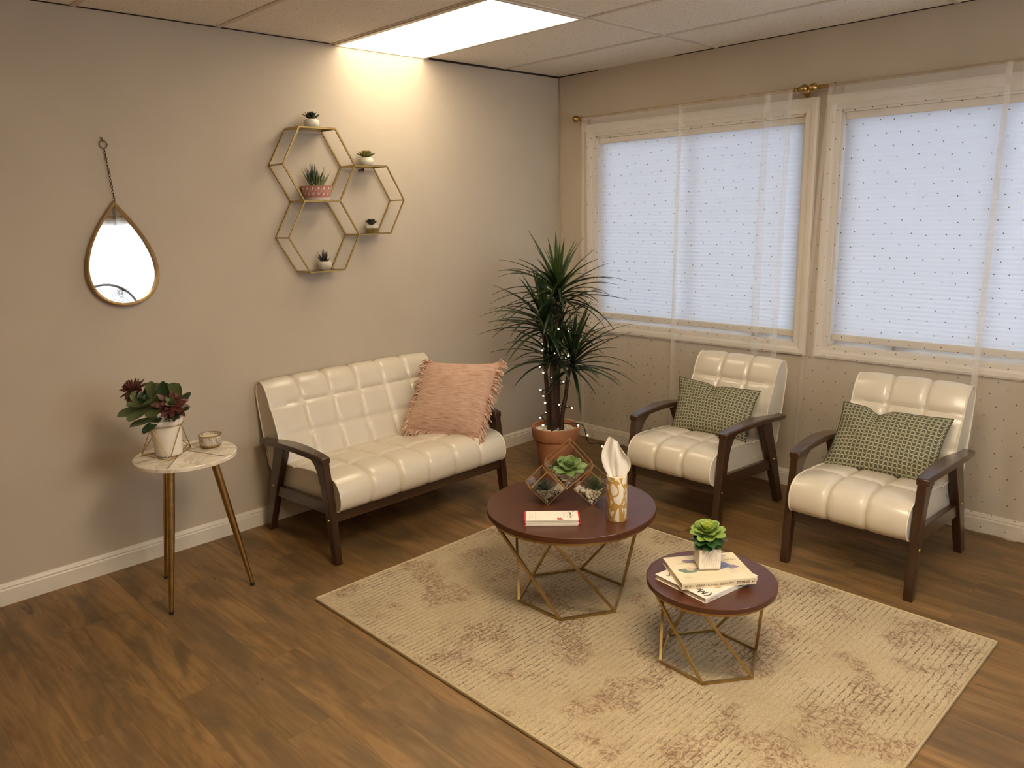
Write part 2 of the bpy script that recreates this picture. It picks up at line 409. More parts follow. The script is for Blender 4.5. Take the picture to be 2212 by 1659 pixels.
blind(*W2, 'white pleated shade lowered in the window at the right edge')

# rods and curtains
RODX, RODZ = -.085, 2.147
def rod(y0, y1, fin, label, brk):
    t = thing('curtain_rod', label, 'curtain rod', (RODX, (y0+y1)/2, RODZ), 0, 'brass curtain rods')
    o = (y0+y1)/2
    b = MB(); b.tube([(0, y0-o, 0), (0, y1-o, 0)], .008, 10); b.build('rod', BRASS, t)
    for (y, sg) in fin:
        b = MB(); Mx = Matrix.Rotation(-PI/2*sg, 4, 'X') @ Matrix.Scale(.78, 4)
        b.lathe([(.0001, -.002), (.013, -.002), (.014, .006), (.009, .008), (.009, .020), (.014, .022), (.0145, .030), (.010, .033), (.0105, .040), (.021, .047), (.027, .058), (.0285, .068), (.027, .078), (.021, .089), (.011, .095), (.0001, .097)], 20, (0, y-o, 0), M=Mx)
        b.build('finial', BRASS, t)
    for y in brk:
        b = MB(); b.tube([(.083, y-o, -.03), (.04, y-o, -.028), (0, y-o, -.012)], .006, 8); b.tube([(0, y-o-.006, 0), (0, y-o+.006, 0)], .013, 12); b.box((.078, y-o-.012, -.055), (.085, y-o+.012, 0))
        b.build('bracket', BRASS, t)
rod(-1.70, -.275, [(-.275, 1), (-1.70, -1)], 'thin brass rod over the window nearest the corner', [-.262, -1.735])
rod(-3.35, -1.854, [(-1.854, 1), (-3.35, -1)], 'thin brass rod over the window at the right edge', [-1.91, -3.33])

def curtain(ya, yb, yab, ybb, label, seed, folds=()):
    """ya > yb: left and right edges at the rod; yab, ybb: the same at the floor"""
    rr = random.Random(seed); t = thing('sheer_curtain', label, 'curtain', (RODX, (ya+yb)/2, .03), 0, 'beaded sheer curtains')
    oy = (ya+yb)/2; zt = RODZ-.03; L = abs(ya-yb); k1 = rr.uniform(5, 7)/L; ph = rr.uniform(0, 6)
    def pt(u, v, dx=0):            # v: 0 floor, 1 rod
        yt = ya+(yb-ya)*u; y0 = yab+(ybb-yab)*u; w = max(0, 1-v); e = w**.6
        y = yt*(1-e)+y0*e
        A = .004+.012*w**.5
        x = A*math.sin(2*PI*k1*u*L*.9+ph+.6*math.sin(3*v+seed))+.006*math.sin(2*PI*u*L*2.3+seed*2+v)
        for (fu, wd, am) in folds: x += am*math.exp(-((u-fu-.02*(1-v))/wd)**2)
        return (min(x*(1-.6*(v > .955)), .03)-.002-.011*max(0, (v-.9)/.1)+dx, y-oy, v*zt)
    b = MB(); b.grid(lambda u, v: pt(u, v), 70, 14); b.build('sheer_panel', SHEER, t)
    b = MB()
    for (u0, u1) in ((0, .022/L), (1-.022/L, 1)): b.grid(lambda u, v, a=u0, c=u1: pt(a+(c-a)*u, v, -.003), 2, 14)
    b.grid(lambda u, v: pt(u, .957+.046*v, -.004), 70, 3)
    b.grid(lambda u, v: pt(u, .022*v, -.004), 70, 2)
    for (fu, wd, am) in folds: b.grid(lambda u, v: pt(fu-.012/L+.03/L*u+.02*(1-v), v, -.004), 2, 14)
    b.build('hem', HEM, t)
    b = MB(); nu = max(3, int(L/.078)); nz = 34
    for i in range(nu):
        for j in range(nz):
            u = (i+.5+(.5 if j % 2 else 0)*.9+rr.uniform(-.16, .16))/(nu+.5); v = (j+.6+rr.uniform(-.2, .2))/nz*.95
            if u > .985: continue
            p = Vector(pt(u, v, -.003)); b.sphere(p, .0031, 6)
    o = b.build('beads', BEADM, t); o['kind'] = 'stuff'
    return t
curtain(-.285, -1.03, -.26, -1.0, 'sheer beaded curtain panel hanging beside the tall potted plant', 1)
curtain(-1.022, -1.70, -.985, -1.66, 'sheer beaded curtain panel behind the armchair nearest the corner', 2, folds=((.80, .02, -.018),))
curtain(-1.89, -2.68, -1.80, -2.67, 'sheer beaded curtain panel behind the armchair farthest right', 3)
curtain(-2.655, -3.33, -2.64, -3.33, 'sheer beaded curtain panel cut off by the right edge of the photo', 4)

# window seen in the mirror, with its curtains and a round scroll ornament
def far_window():
    x0, x1, z0, z1 = W3; w = .07; y = YF
    b = MB(); b.box((x0-w, y-.001, z0-w), (x1+w, y+.02, z0)); b.box((x0-w, y-.001, z1), (x1+w, y+.02, z1+w)); b.box((x0-w, y-.001, z0), (x0, y+.02, z1)); b.box((x1, y-.001, z0), (x1+w, y+.02, z1))
    o = struct(b.build('window_3', CASING, smooth=False))
    b = MB(); b.box((x0, y-.06, z0), (x1, y-.057, z1)); b.build('pane', GLASS, o, smooth=False)
    t = thing('curtain_rod', 'brass rod seen in the wall mirror above a bright window', 'curtain rod', ((x0+x1)/2, y+.08, 2.17)); hw = (x1-x0)/2+.15
    b = MB(); b.tube([(-hw, 0, 0), (hw, 0, 0)], .012, 10); b.build('rod', GOLD, t)
    for sx in (-1, 1):
        b = MB(); b.sphere((sx*(hw+.03), 0, 0), .032, 12); b.build('finial', GOLD, t)
        b = MB(); b.box((sx*.62-.008, -.08, -.008), (sx*.62+.008, 0, .008)); b.build('bracket', GOLD, t)
    for (a, c, lab) in ((x0-.05, -1.52, 'white curtain seen at the left of the mirror reflection'), (-1.40, x1+.05, 'white curtain seen at the right of the mirror reflection')):
        t = thing('white_curtain', lab, 'curtain', ((a+c)/2, y+.08, .05)); m0 = (a+c)/2
        b = MB(); b.grid(lambda u, v: (a+(c-a)*u-m0, .02*math.sin(u*42), v*2.14), 60, 4); b.build('fabric', translucent('white_curtain_cloth', (.9, .9, .88), .5, .6), t)
far_window()
def ornament():
    t = thing('scroll_ornament', 'round metal scroll ornament seen at the bottom of the mirror', 'ornament', (-1.49, YF+.2, 1.17))
    G = mat('grey_metal', (.16, .15, .14), .5, .6)
    circ = lambda r, cx=0, cz=0, n=40: [(cx+r*math.cos(2*PI*i/n), 0, cz+r*math.sin(2*PI*i/n)) for i in range(n)]
    b = MB(); b.tube(circ(.31), .016, 8, closed=True); b.build('rim', G, t)
    b = MB(); rr = random.Random(3)
    for (cx, cz, r) in ((0, .0, .10), (.15, .1, .07), (-.12, .14, .07), (.02, .2, .075), (.2, -.05, .06), (-.2, -.02, .07), (.1, -.17, .08), (-.1, -.18, .08), (.15, .22, .04)):
        for q in (1, .65, .35): b.tube(circ(r*q, cx, cz, 24), .0055, 6, closed=True)
    b.build('scrollwork', G, t)
ornament()

# ceiling light
def troffer(x0, x1, y0, y1, label, strength):
    t = thing('ceiling_light', label, 'ceiling light', ((x0+x1)/2, (y0+y1)/2, H), 0, 'fluorescent ceiling panels')
    hx, hy = (x1-x0)/2, (y1-y0)/2; f = .016
    b = MB()
    for a, c in (((-hx-.012, -hy), (-hx+f, hy)), ((hx-f, -hy), (hx, hy)), ((-hx+f, -hy), (hx-f, -hy+f)), ((-hx+f, hy-.004), (hx-f, hy))): b.box((a[0], a[1], -.009), (c[0], c[1], -.0005))
    b.build('frame', TRIMW, t, smooth=False)
    b = MB(); b.box((-hx+f, -hy+f, -.007), (hx-f, hy-.004, -.001)); b.build('diffuser', emis('lit_diffuser', (1., .84, .60), strength), t, smooth=False)
troffer(-1.715, -1.129, -1.178, -.002, 'bright rectangular fluorescent panel light set in the ceiling against the left wall', TROFFER)
troffer(-2.935, -2.349, -3.618, -2.42, 'rectangular fluorescent panel light in the ceiling in front of the coffee tables', TROFFER2)
troffer(-4.155, -3.57, -4.838, -3.64, 'rectangular fluorescent panel light in the ceiling behind the viewer', TROFFER3)
#@@OBJECTS
# ------------------------------------------------------------------ upholstered seats
def seat_furniture(name, label, cat, loc, rz, Wd, ncol, group=None):
    """front faces local -y; Wd = outer half width"""
    t = thing(name, label, cat, loc, rz, group)
    fr = [(0, -.350, -.314, 1), (.20, -.336, -.288, 1), (.27, -.328, -.277, 1), (.36, -.316, -.262, 1), (.43, -.306, -.240, 1), (.465, -.301, -.215, 1), (.492, -.298, -.175, 1)]
    re = [(0, .275, .325, 1), (.18, .20, .265, 1), (.26, .165, .24, 1), (.40, .095, .185, 1), (.478, .055, .160, 1)]
    for sx in (-1, 1):
        xo, xi = sx*Wd, sx*(Wd-.036)
        for st in (fr, re):
            b = MB(); a = (min(xo, xi), max(xo, xi))
            b.loft([[Vector((a[0], ya, z)), Vector((a[1], ya, z)), Vector((a[1], yb, z)), Vector((a[0], yb, z))] for (z, ya, yb, k) in st])
            lg = b.build('leg', WALNUT, t, bevel=.004)
            b = MB(); zz, yy = ((.215, -.312) if st is fr else (.262, .203)); b.lathe([(.0001, 0), (.008, 0), (.007, .003), (.0001, .0045)], 12, (xo, yy, zz), M=Matrix.Rotation(PI/2*sx, 4, 'Y'))
            b.build('bolt_cap', BRASS, lg)
        # armrest: paddle with a bowed outline
        b = MB(); ys = [-.300 + .600*i/14 for i in range(15)]; rings = []
        for i, y in enumerate(ys):
            u = i/14; hw = .024+.012*math.sin(PI*min(1, u*1.05))**1.2; cx = sx*(Wd-.018+.014*math.sin(PI*u))
            zt = .515+.018*math.sin(PI*min(1, u*1.15))-.022*u*u-.004; th = .030-.006*u
            if i == 0: zt -= .004
            rings.append([Vector((cx-hw, y, zt-th)), Vector((cx+hw, y, zt-th)), Vector((cx+hw, y, zt)), Vector((cx-hw, y, zt))])
        b.loft(rings); b.build('armrest', WALNUTY, t, bevel=.006)
        b = MB(); xs = sx*(Wd-.022)
        b.loft([[Vector((xs-.012, y, z0)), Vector((xs+.012, y, z0)), Vector((xs+.012, y, z1)), Vector((xs-.012, y, z1))] for y, z0, z1 in ((-.295, .235, .295), (.21, .205, .262))])
        b.build('side_rail', WALNUTY, t, bevel=.003)
    for nm, y, z0, z1 in (('front_rail', -.318, .195, .258), ('rear_rail', .20, .195, .25)):
        b = MB(); b.box((-Wd+.034, y, z0), (Wd-.034, y+.024, z1)); b.build(nm, WALNUTX, t, bevel=.003)
    hw = Wd-.040
    def cushion(name, prof, rows, amp, p0_, pend):
        # prof: closed-ish polyline of the upholstered face (start..end), then the hidden return
        pts = [Vector((0, y, z)) for y, z in prof]
        ln = [0]
        for i in range(1, len(pts)): ln.append(ln[-1]+(pts[i]-pts[i-1]).length)
        T = ln[-1]
        def P(s_):
            s_ *= T
            for i in range(1, len(pts)):
                if s_ <= ln[i]+1e-9:
                    k = (s_-ln[i-1])/(ln[i]-ln[i-1]); 
                    p0 = pts[max(i-2, 0)]; p1 = pts[i-1]; p2 = pts[i]; p3 = pts[min(i+1, len(pts)-1)]
                    return 0.5*((2*p1)+(p2-p0)*k+(2*p0-5*p1+4*p2-p3)*k*k+(3*p1-p0-3*p2+p3)*k**3)
            return pts[-1]
        NU, NV = 76, ncol*14
        def fn(u, v):
            p = P(u); e = .004; tg = (P(min(1, u+e))-P(max(0, u-e))); nrm = Vector((0, -tg.z, tg.y)).normalized()
            x = (v-.5)*2
            cv = v*ncol; dv = abs(cv-round(cv)); edge = (round(cv) in (0, ncol))
            sv = 1-math.exp(-dv*16) if not edge else 1.
            du = 9
            for r_ in rows: du = min(du, abs(u-r_)*T/.16)
            su = 1-math.exp(-du*16)
            tuft = math.exp(-((du*6)**2+(dv*6)**2)) if not edge else 0
            d = amp*(sv*su)-.35*amp*tuft-.004*math.exp(-(dv*16)**2)*(0 if edge else 1)-.004*math.exp(-(du*16)**2)
            crown = 1-abs(x)**6
            fade = min(1, min(u, 1-u)*14)
            d = d*fade*(.5+.5*crown)+(.006*crown*math.sin(PI*u))
            return (x*hw, p.y+nrm.y*d, p.z+nrm.z*d)
        b = MB(); b.grid(fn, NU, NV)
        # end caps follow the profile
        for v in (0, 1):
            ring = [Vector(fn(i/NU, v)) for i in range(NU+1)]; c = sum(ring, Vector())/len(ring)
            b.add(ring+[c], [(i, i+1, NU+1) for i in range(NU)]+[(NU, 0, NU+1)])
        r0 = [Vector(fn(0, v/NV)) for v in range(NV+1)]; r1 = [Vector(fn(1, v/NV)) for v in range(NV+1)]
        b.add(r0+r1, [(i, i+1, NV+2+i, NV+1+i) for i in range(NV)])
        o = b.build(name, LEATHER, t, weld=True, ang=60)
        for v in (0, 1):
            b = MB(); ring = [Vector(fn(p0_+i/NU*(pend-p0_), v))+Vector(((v-.5)*.004, 0, 0)) for i in range(NU+1)]; b.tube(ring, .0036, 6); b.build('piping', PIPING, o)
        return o
    cushion('seat_cushion', [(-.318, .248), (-.348, .262), (-.364, .30), (-.360, .345), (-.336, .382), (-.29, .400), (-.20, .402), (-.08, .394), (.05, .380), (.19, .362), (.205, .30), (.20, .24)], (.40, .66), .0115, 0., .85)
    cushion('back_cushion', [(.100, .30), (.122, .36), (.150, .44), (.185, .53), (.222, .62), (.258, .70), (.285, .745), (.318, .765), (.350, .755), (.366, .725), (.362, .66), (.335, .52), (.285, .30)], (.215, .368, .57), .0095, .13, .96)
    return t
SOFA = (-1.815, -.385, 0)
seat_furniture('loveseat', 'cream tufted leather loveseat with walnut frame against the left wall', 'sofa', SOFA, 0, .555, 6)
ch = seat_furniture('armchair', 'cream leather armchair with walnut arms, nearer the corner plant', 'armchair', (-.565, -1.55, 0), -PI/2, .282, 3, 'cream leather armchairs')
c2 = copy_tree(ch); c2.location = (-.61, -2.463, 0); c2['label'] = 'cream leather armchair with walnut arms, farthest right in front of the second window'

# ------------------------------------------------------------------ pillows
def pillow_mesh(BL, BR, TL, TR, th, pinch=.05, seed=0, sag=0., crease=None):
    BL, BR, TL, TR = map(Vector, (BL, BR, TL, TR)); n = (BR-BL).cross(TL-BL).normalized()
    def fn(side):
        def f(u, v):
            a, c = u*2-1, v*2-1
            pa = 1-pinch*(1-c*c)*0 - pinch*(1-abs(c)**2.2); pc = 1-pinch*(1-abs(a)**2.2)
            uu, vv = .5+.5*a*pa, .5+.5*c*pc
            p = (BL*(1-uu)+BR*uu)*(1-vv)+(TL*(1-uu)+TR*uu)*vv
            q = max(0., (1-abs(a)**2.4))*max(0., (1-abs(c)**2.4)); d = th*.5*q**.55
            nz = noise.noise(Vector((a*1.7+seed, c*1.7, side*3.)))*.012*q
            if crease: d -= crease[2]*math.exp(-((a-crease[0])/.10)**2-((c-crease[1])/.34)**2)*q**.3
            p = p+n*side*(d+nz)
            if crease: p += (BL-TL).normalized()*crease[3]*math.exp(-((a-crease[0])/.16)**2)*max(0, c)**3
            return p
        return f
    return fn, n
def pillow(name, label, cat, corners, th, m_, group=None, fringe=None, **kw):
    c0 = sum((Vector(c) for c in corners), Vector())/4; c0.z = min(c[2] for c in corners)
    t = thing(name, label, cat, c0, 0, group)
    cs = [Vector(c)-c0 for c in corners]; fn, n = pillow_mesh(*cs, th, **kw)
    b = MB(); N = 34
    for s in (1, -1): b.grid(fn(s), N, N, flip=s < 0, uv=True)
    b.build('cover', m_, t, ang=80)
    edge = []
    for i in range(N): edge.append(fn(0)(i/N, 0))
    for i in range(N): edge.append(fn(0)(1, i/N))
    for i in range(N): edge.append(fn(0)(1-i/N, 1))
    for i in range(N): edge.append(fn(0)(0, 1-i/N))
    b = MB(); b.tube(edge, .0028, 5, closed=True); b.build('seam_piping', m_ if not fringe else fringe, t)
    if fringe:
        b = MB(); rr = random.Random(5); M_ = 430; c = sum((Vector(e) for e in edge), Vector())/len(edge)
        for i in range(M_):
            f = i/M_*len(edge); k = int(f); p = Vector(edge[k]).lerp(Vector(edge[(k+1) % len(edge)]), f-k)
            side = i/M_*4
            if 2.08 < side < 2.92: continue       # the top edge is plain
            out = (p-c).normalized(); L = rr.uniform(.032, .058)
            d = (out+Vector((rr.uniform(-.5, .5), rr.uniform(-.5, .5), rr.uniform(-.9, .1)))).normalized()
            q = p+d*L*.5+n*rr.uniform(-.012, .016); e = q+(d+Vector((0, 0, -.7))).normalized()*L*.5+n*rr.uniform(-.006, .012)
            b.tube([p, q, e], [.0032, .0040, .0026], 5)
        for cc in (fn(0)(1, 1), fn(0)(1, 0)):
            for i in range(16):
                d = ((Vector(cc)-c).normalized()+Vector((rr.uniform(-.6, .6), rr.uniform(-.6, .6), rr.uniform(-.8, .2)))).normalized(); b.tube([cc, Vector(cc)+d*.03, Vector(cc)+d*.03+Vector((0, 0, -.02))], [.003, .0036, .002], 5)
        b.build('fringe', fringe, t)
    return t
def pink_mat():
    t = NT('pink_slub_cloth'); t.set(.9, 0, .1); uv = t.coord('UV')
    n = t.noise(t.mapping(uv, (6, 90, 1)), 1, 4, .7, .4); f = t.noise(t.mapping(uv, (160, 160, 1)), 1, 2)
    c = t.ramp(n, [(.30, (.25, .13, .085)), (.43, (.47, .285, .205)), (.60, (.58, .385, .285)), (.75, (.66, .48, .375))])
    t.base(c); t.bump(t.math('ADD', n, f), .5, .002); t.p.inputs['Sheen Weight'].default_value = .2; return t.mat
def green_mat():
    t = NT('green_meander_cloth'); t.set(.85, 0, .15); uv = t.coord('UV'); s = t.new('ShaderNodeSeparateXYZ'); t.link(uv, s.inputs[0])
    u = t.math('MULTIPLY', s.outputs[0], 12.); v = t.math('MULTIPLY', s.outputs[1], 8.5)
    tri = t.math('PINGPONG', u, .5)
    mr = t.new('ShaderNodeMapRange', interpolation_type='SMOOTHSTEP'); t.link(tri, mr.inputs[0]); mr.inputs[1].default_value = .11; mr.inputs[2].default_value = .39; mr.inputs[4].default_value = 1.0
    steep = t.math('MULTIPLY', t.math('MULTIPLY', mr.outputs[0], t.math('SUBTRACT', 1., mr.outputs[0])), 4., clamp=True)
    hw = t.math('MULTIPLY_ADD', steep, .105, .062)
    d = t.math('ABSOLUTE', t.math('SUBTRACT', t.math('FRACT', t.math('ADD', v, mr.outputs[0])), .5))
    ln = t.math('SUBTRACT', t.math('ABSOLUTE', t.math('SUBTRACT', d, .25)), hw)
    line = t.rng(ln, -.018, .018, 1, 0)
    nn = t.noise(t.mapping(uv, (140, 90, 1)), 1, 3)
    bg = t.ramp(nn, [(.3, (.070, .066, .038)), (.7, (.115, .108, .064))]); li = t.ramp(nn, [(.3, (.36, .335, .225)), (.7, (.46, .43, .30))])
    t.base(t.mix(line, bg, li)); t.bump(t.math('ADD', line, nn), .3, .0015); return t.mat
PINK = pink_mat(); PINKF = mat('pink_fringe_yarn', (.56, .36, .265), .9, var=.15, vscale=60); GREEN = green_mat()
pillow('throw_pillow', 'dusty pink square pillow with shaggy fringe on the loveseat', 'pillow', [(-1.645, -.335, .425), (-1.448, -.712, .405), (-1.418, -.262, .755), (-1.262, -.685, .775)], .15, PINK, fringe=PINKF, pinch=.035, seed=2)
pillow('lumbar_pillow', 'green wave patterned pillow on the armchair nearer the corner plant', 'pillow', [(-.60, -1.345, .395), (-.585, -1.785, .395), (-.425, -1.275, .645), (-.415, -1.765, .63)], .11, GREEN, 'green patterned pillows', seed=11, pinch=.07, crease=(-.05, .75, .03, .012))
pillow('lumbar_pillow', 'green wave patterned pillow on the armchair farthest right', 'pillow', [(-.655, -2.215, .395), (-.635, -2.69, .395), (-.455, -2.215, .655), (-.45, -2.69, .65)], .12, GREEN, 'green patterned pillows', seed=17, pinch=.07, crease=(-.28, .8, .04, .03))

# ------------------------------------------------------------------ rug
b = MB(); b.box((-.765, -1.06, 0), (.765, 1.06, .011)); 
rg = thing('area_rug', 'distressed beige and brown area rug under the coffee tables', 'rug', (-1.835, -2.012, 0))
b.build('pile', RUG, rg, bevel=.003)
b = MB(); e = .004; b.tube([(-.765, -1.06, .007), (.765, -1.06, .007), (.765, 1.06, .007), (-.765, 1.06, .007)], .0085, 8, closed=True); b.build('binding', mat('rug_binding', (.44, .35, .21), .9, vscale=80), rg)

# ------------------------------------------------------------------ coffee tables
RUGZ = .0115
def coffee_table(label, loc, rt, zt, rb, a0, thick, bar):
    t = thing('coffee_table', label, 'coffee table', loc, 0, 'round nesting coffee tables')
    z1 = zt-loc[2]; z0 = z1-thick
    b = MB(); b.lathe([(.0001, z0), (rt-.002, z0), (rt, z0+.002), (rt, z1-.003), (rt-.001, z1-.001), (rt-.003, z1), (.0001, z1)], 96); b.build('tabletop', TABLEW, t, ang=25)
    b = MB(); rr = rt-.012
    b.loft([[Vector((r_*math.cos(2*PI*i/64), r_*math.sin(2*PI*i/64), z)) for r_, z in ((rr-.010, z0-.013), (rr, z0-.013), (rr, z0), (rr-.010, z0))] for i in range(64)], closed=True); b.build('ring', GOLD, t)
    P = [Vector((rb*math.cos(a0+PI/3*i), rb*math.sin(a0+PI/3*i), bar)) for i in range(6)]
    T = [Vector(((rr-.006)*math.cos(a0+PI/3*i), (rr-.006)*math.sin(a0+PI/3*i), z0-.007)) for i in range(6)]
    b = MB(); b.tube(P, bar*1.3, 4, closed=True, square=True); b.build('base_ring', GOLD, t, ang=30)
    for i in range(6):
        b = MB(); b.tube([P[i], T[(i-1) % 6]], bar*1.3, 4, square=True); b.build('leg', GOLD, t, ang=30)
    return t
coffee_table('larger round coffee table with dark brown top and gold wire base', (-1.843, -1.708, RUGZ), .342, .410, .228, R(150), .024, .0055)
coffee_table('smaller round coffee table with dark brown top and gold wire base', (-1.862, -2.372, RUGZ), .222, .317, .180, R(145), .021, .0050)

# ------------------------------------------------------------------ plants: leaf shapes
def petal(b, base, d, up, L, w, th, curl=.25, mi=0, ns=8, nr=6, tip=.5, belly=.6):
    # tip: exponent of the rounded end (.5 = round, 1 = pointed); belly: where the petal is widest
    base = Vector(base); d = Vector(d).normalized(); up = Vector(up); up = (up-d*up.dot(d)).normalized(); sd = d.cross(up)
    rings = []
    for i in range(ns+1):
        k = 1-(1-i/ns)**1.35; 
        ww = w*((.34+.66*math.sin(PI/2*k/belly)) if k < belly else max(0, 1-((k-belly)/(1-belly))**2)**tip)+.0004
        c = base+d*L*k+up*(curl*L*k*k)
        tt = th*(1-.7*k)+.0003
        ring = []
        for j in range(nr):
            a = 2*PI*j/nr; cup = .35*ww*abs(math.cos(a))**2
            ring.append(c+sd*ww*.5*math.cos(a)+up*(tt*.5*math.sin(a)+cup*.5))
        rings.append(ring)
    b.loft(rings, mi)
def rosette(b, c, r, layers, w, th, rr, tilt=(8, 75), curl=.2, mats=None, n0=7, axis=(0,0,1), belly=.62, tip=.6):
    c = Vector(c); ax = Vector(axis).normalized(); q = Vector((0, 0, 1)).rotation_difference(ax)
    for l in range(layers):
        k = l/max(1, layers-1); n = max(3, int(n0-k*(n0-4))); el = R(tilt[0]+(tilt[1]-tilt[0])*k)
        for i in range(n):
            a = 2*PI*(i+.5*l)/n+rr.uniform(-.14, .14); e = el+rr.uniform(-.08, .08); L = r*(1-.5*k)*rr.uniform(.88, 1.1)
            d = q @ Vector((math.cos(a)*math.cos(e), math.sin(a)*math.cos(e), math.sin(e)))
            upv = q @ Vector((-math.cos(a)*math.sin(e), -math.sin(a)*math.sin(e), math.cos(e)))
            petal(b, c+ax*r*.06*l+d*r*.03, d, upv, L, w*(1-.35*k), th, curl, (mats[min(l*len(mats)//layers, len(mats)-1)] if mats else 0), belly=belly, tip=tip)
def spikes(b, c, n, L, w, rr, spread=(15, 80), curve=.25, mi=0, axis=None):
    c = Vector(c)
    for i in range(n):
        a = 2*PI*i/n*2.618+rr.uniform(-.3, .3); e = R(rr.uniform(*spread)); l = L*rr.uniform(.65, 1.05)
        d = Vector((math.cos(a)*math.cos(e), math.sin(a)*math.cos(e), math.sin(e))); up = Vector((0, 0, 1))
        pts = []; rad = []
        for k in range(6):
            q = k/5; pts.append(c+d*l*q+up*curve*l*q*q); rad.append(max(.0004, w*.5*(1-q**1.6)*(.75+.5*math.sin(PI*min(1, q*1.2)))))
        b.tube(pts, rad, 5, mi)
def pebbles(b, c, rad, n, s, rr, fn=None):
    for i in range(n):
        if fn: p = fn(rr)
        else:
            a = rr.uniform(0, 2*PI); q = rad*math.sqrt(rr.random()); p = Vector(c)+Vector((q*math.cos(a), q*math.sin(a), rr.uniform(-.3, .35)*s))
        b.sphere(p, s*rr.uniform(.7, 1.15), 6, 0, (rr.uniform(.8, 1.3), rr.uniform(.8, 1.3), rr.uniform(.6, .9)))

# ------------------------------------------------------------------ dracaena in terracotta pot
def dracaena():
    rr = random.Random(12); X, Y = -.762, -.632
    t = thing('potted_plant', 'tall spiky dracaena in a terracotta pot in the corner', 'plant', (X, Y, 0))
    b = MB(); b.lathe([(.0001, 0), (.088, 0), (.092, .004), (.121, .232), (.122, .236), (.135, .240), (.139, .246), (.146, .308), (.145, .314), (.139, .316), (.132, .313), (.128, .27), (.0001, .268)], 48); b.build('pot', TERRA, t)
    b = MB(); b.lathe([(.0001, .285), (.127, .28), (.127, .26), (.0001, .26)], 24); pebbles(b, (0, 0, .288), .122, 420, .0065, rr); o = b.build('pebbles', PEBBLE, t, ang=60); o['kind'] = 'stuff'
    v = Vector((.667, -.745, 0)); dpt = Vector((-.745, -.667, 0))   # across the view, towards the room
    crowns = [  # across, depth, height, leaves, mean length, lateral bias
        (.022, .00, 1.10, 70, .37, 0), (-.060, .03, .93, 54, .37, -.5), (.105, .02, .70, 56, .38, .5), (-.02, .07, .745, 40, .33, -.45), (.035, -.05, .87, 14, .28, .3)]
    bases = [(-.005, 0), (-.035, .01), (.035, .02), (-.015, .03), (.015, -.03)]
    for (s, dp, z, n, L0, bias), (bs, bd) in zip(crowns, bases):
        p0 = v*bs+dpt*bd; p1 = v*s+dpt*dp; pts = []; rad = []
        for k in range(9):
            q = k/8; w = Vector((noise.noise(Vector((s*9, q*3, 1))), noise.noise(Vector((s*9, q*3, 5))), 0))*.016*math.sin(PI*q)
            e = q**1.6 if s > .05 else q
            pts.append(p0.lerp(p1, e)+w+Vector((0, 0, .275+(z-.26)*q))); rad.append((.0145 if n > 30 else .011)*(1-.28*q)*(1+.09*math.sin(k*2.3)))
        b = MB(); b.tube(pts, rad, 9); tr = b.build('trunk', TRUNK, t)
        b = MB(); c = p1+Vector((0, 0, z))
        for i in range(n):
            q = (i+.5)/n; a = i*2.39996+rr.uniform(-.25, .25); e = R(86-(84*q**.9)+rr.uniform(-11, 11)); L = L0*rr.uniform(.82, 1.18)*(1 if q > .25 else .72)
            d = Vector((math.cos(a)*math.cos(e), math.sin(a)*math.cos(e), math.sin(e))); d = (d+v*bias*.45*q).normalized()
            pos = c+Vector((0, 0, .05-.10*q)); w = rr.uniform(.021, .032); pl = []; dv = d.copy(); ns = 9
            droop = rr.uniform(.05, .15)*(1-.5*(q < .3))
            for k in range(ns+1): pl.append(pos.copy()); pos += dv*L/ns; dv = (dv+Vector((0, 0, -droop))).normalized()
            vs = []
            for k in range(ns+1):
                q2 = k/ns; tg = (pl[min(k+1, ns)]-pl[max(k-1, 0)]).normalized(); sd = tg.cross(Vector((0, 0, 1)))
                if sd.length < .05: sd = Vector((math.sin(a), -math.cos(a), 0))
                sd.normalize(); up = sd.cross(tg); ww = w*.5*min(1, .55+q2*2.2)*(1-q2**2.2)+.0004
                vs += [pl[k]-sd*ww+up*ww*.35, pl[k], pl[k]+sd*ww+up*ww*.35]
            b.add(vs, [f for k in range(ns) for f in ((3*k, 3*k+1, 3*k+4, 3*k+3), (3*k+1, 3*k+2, 3*k+5, 3*k+4))], 1 if (q < .35 and rr.random() < .6) or rr.random() < .18 else 0)
        b.build('leaf_crown', [LEAFD, LEAFM], t, ang=180, solid=.0012)
    # string of lights
    s = thing('string_lights', 'string of tiny warm lights wound through the dracaena down to the wall', 'string lights', (X, Y, .3))
    ctr = Vector((X, Y, .3)); pts = []
    for k in range(64):
        q = k/63; a = q*2*PI*4.3+1.2; r_ = .062+.018*math.sin(k*1.7)+.012*q
        z = .66-.66*q*.98-.0; pts.append(Vector((r_*math.cos(a)*1.05, r_*math.sin(a)*1.05, z+.02)))
    tail = [v*.11+dpt*.06+Vector((0, 0, .045)), v*.165+dpt*.05+Vector((0, 0, .025)), v*.185+dpt*.03+Vector((0, 0, -.055)), v*.205-dpt*.0+Vector((0, 0, -.10)), v*.255-dpt*.05+Vector((0, 0, -.115)), v*.32-dpt*.08+Vector((0, 0, -.145)), v*.375-dpt*.10+Vector((0, 0, -.18)), v*.42-dpt*.12+Vector((0, 0, -.24)), v*.44-dpt*.14+Vector((0, 0, -.292)), v*.60-dpt*.30+Vector((0, 0, -.294))]
    def sm(P, m_=5):
        o = []
        for i in range(len(P)-1):
            p0, p1, p2, p3 = P[max(i-1, 0)], P[i], P[i+1], P[min(i+2, len(P)-1)]
            for j in range(m_):
                k = j/m_; o.append(.5*((2*p1)+(p2-p0)*k+(2*p0-5*p1+4*p2-p3)*k*k+(3*p1-p0-3*p2+p3)*k**3))
        return o+[P[-1]]
    pts = pts+sm(tail)
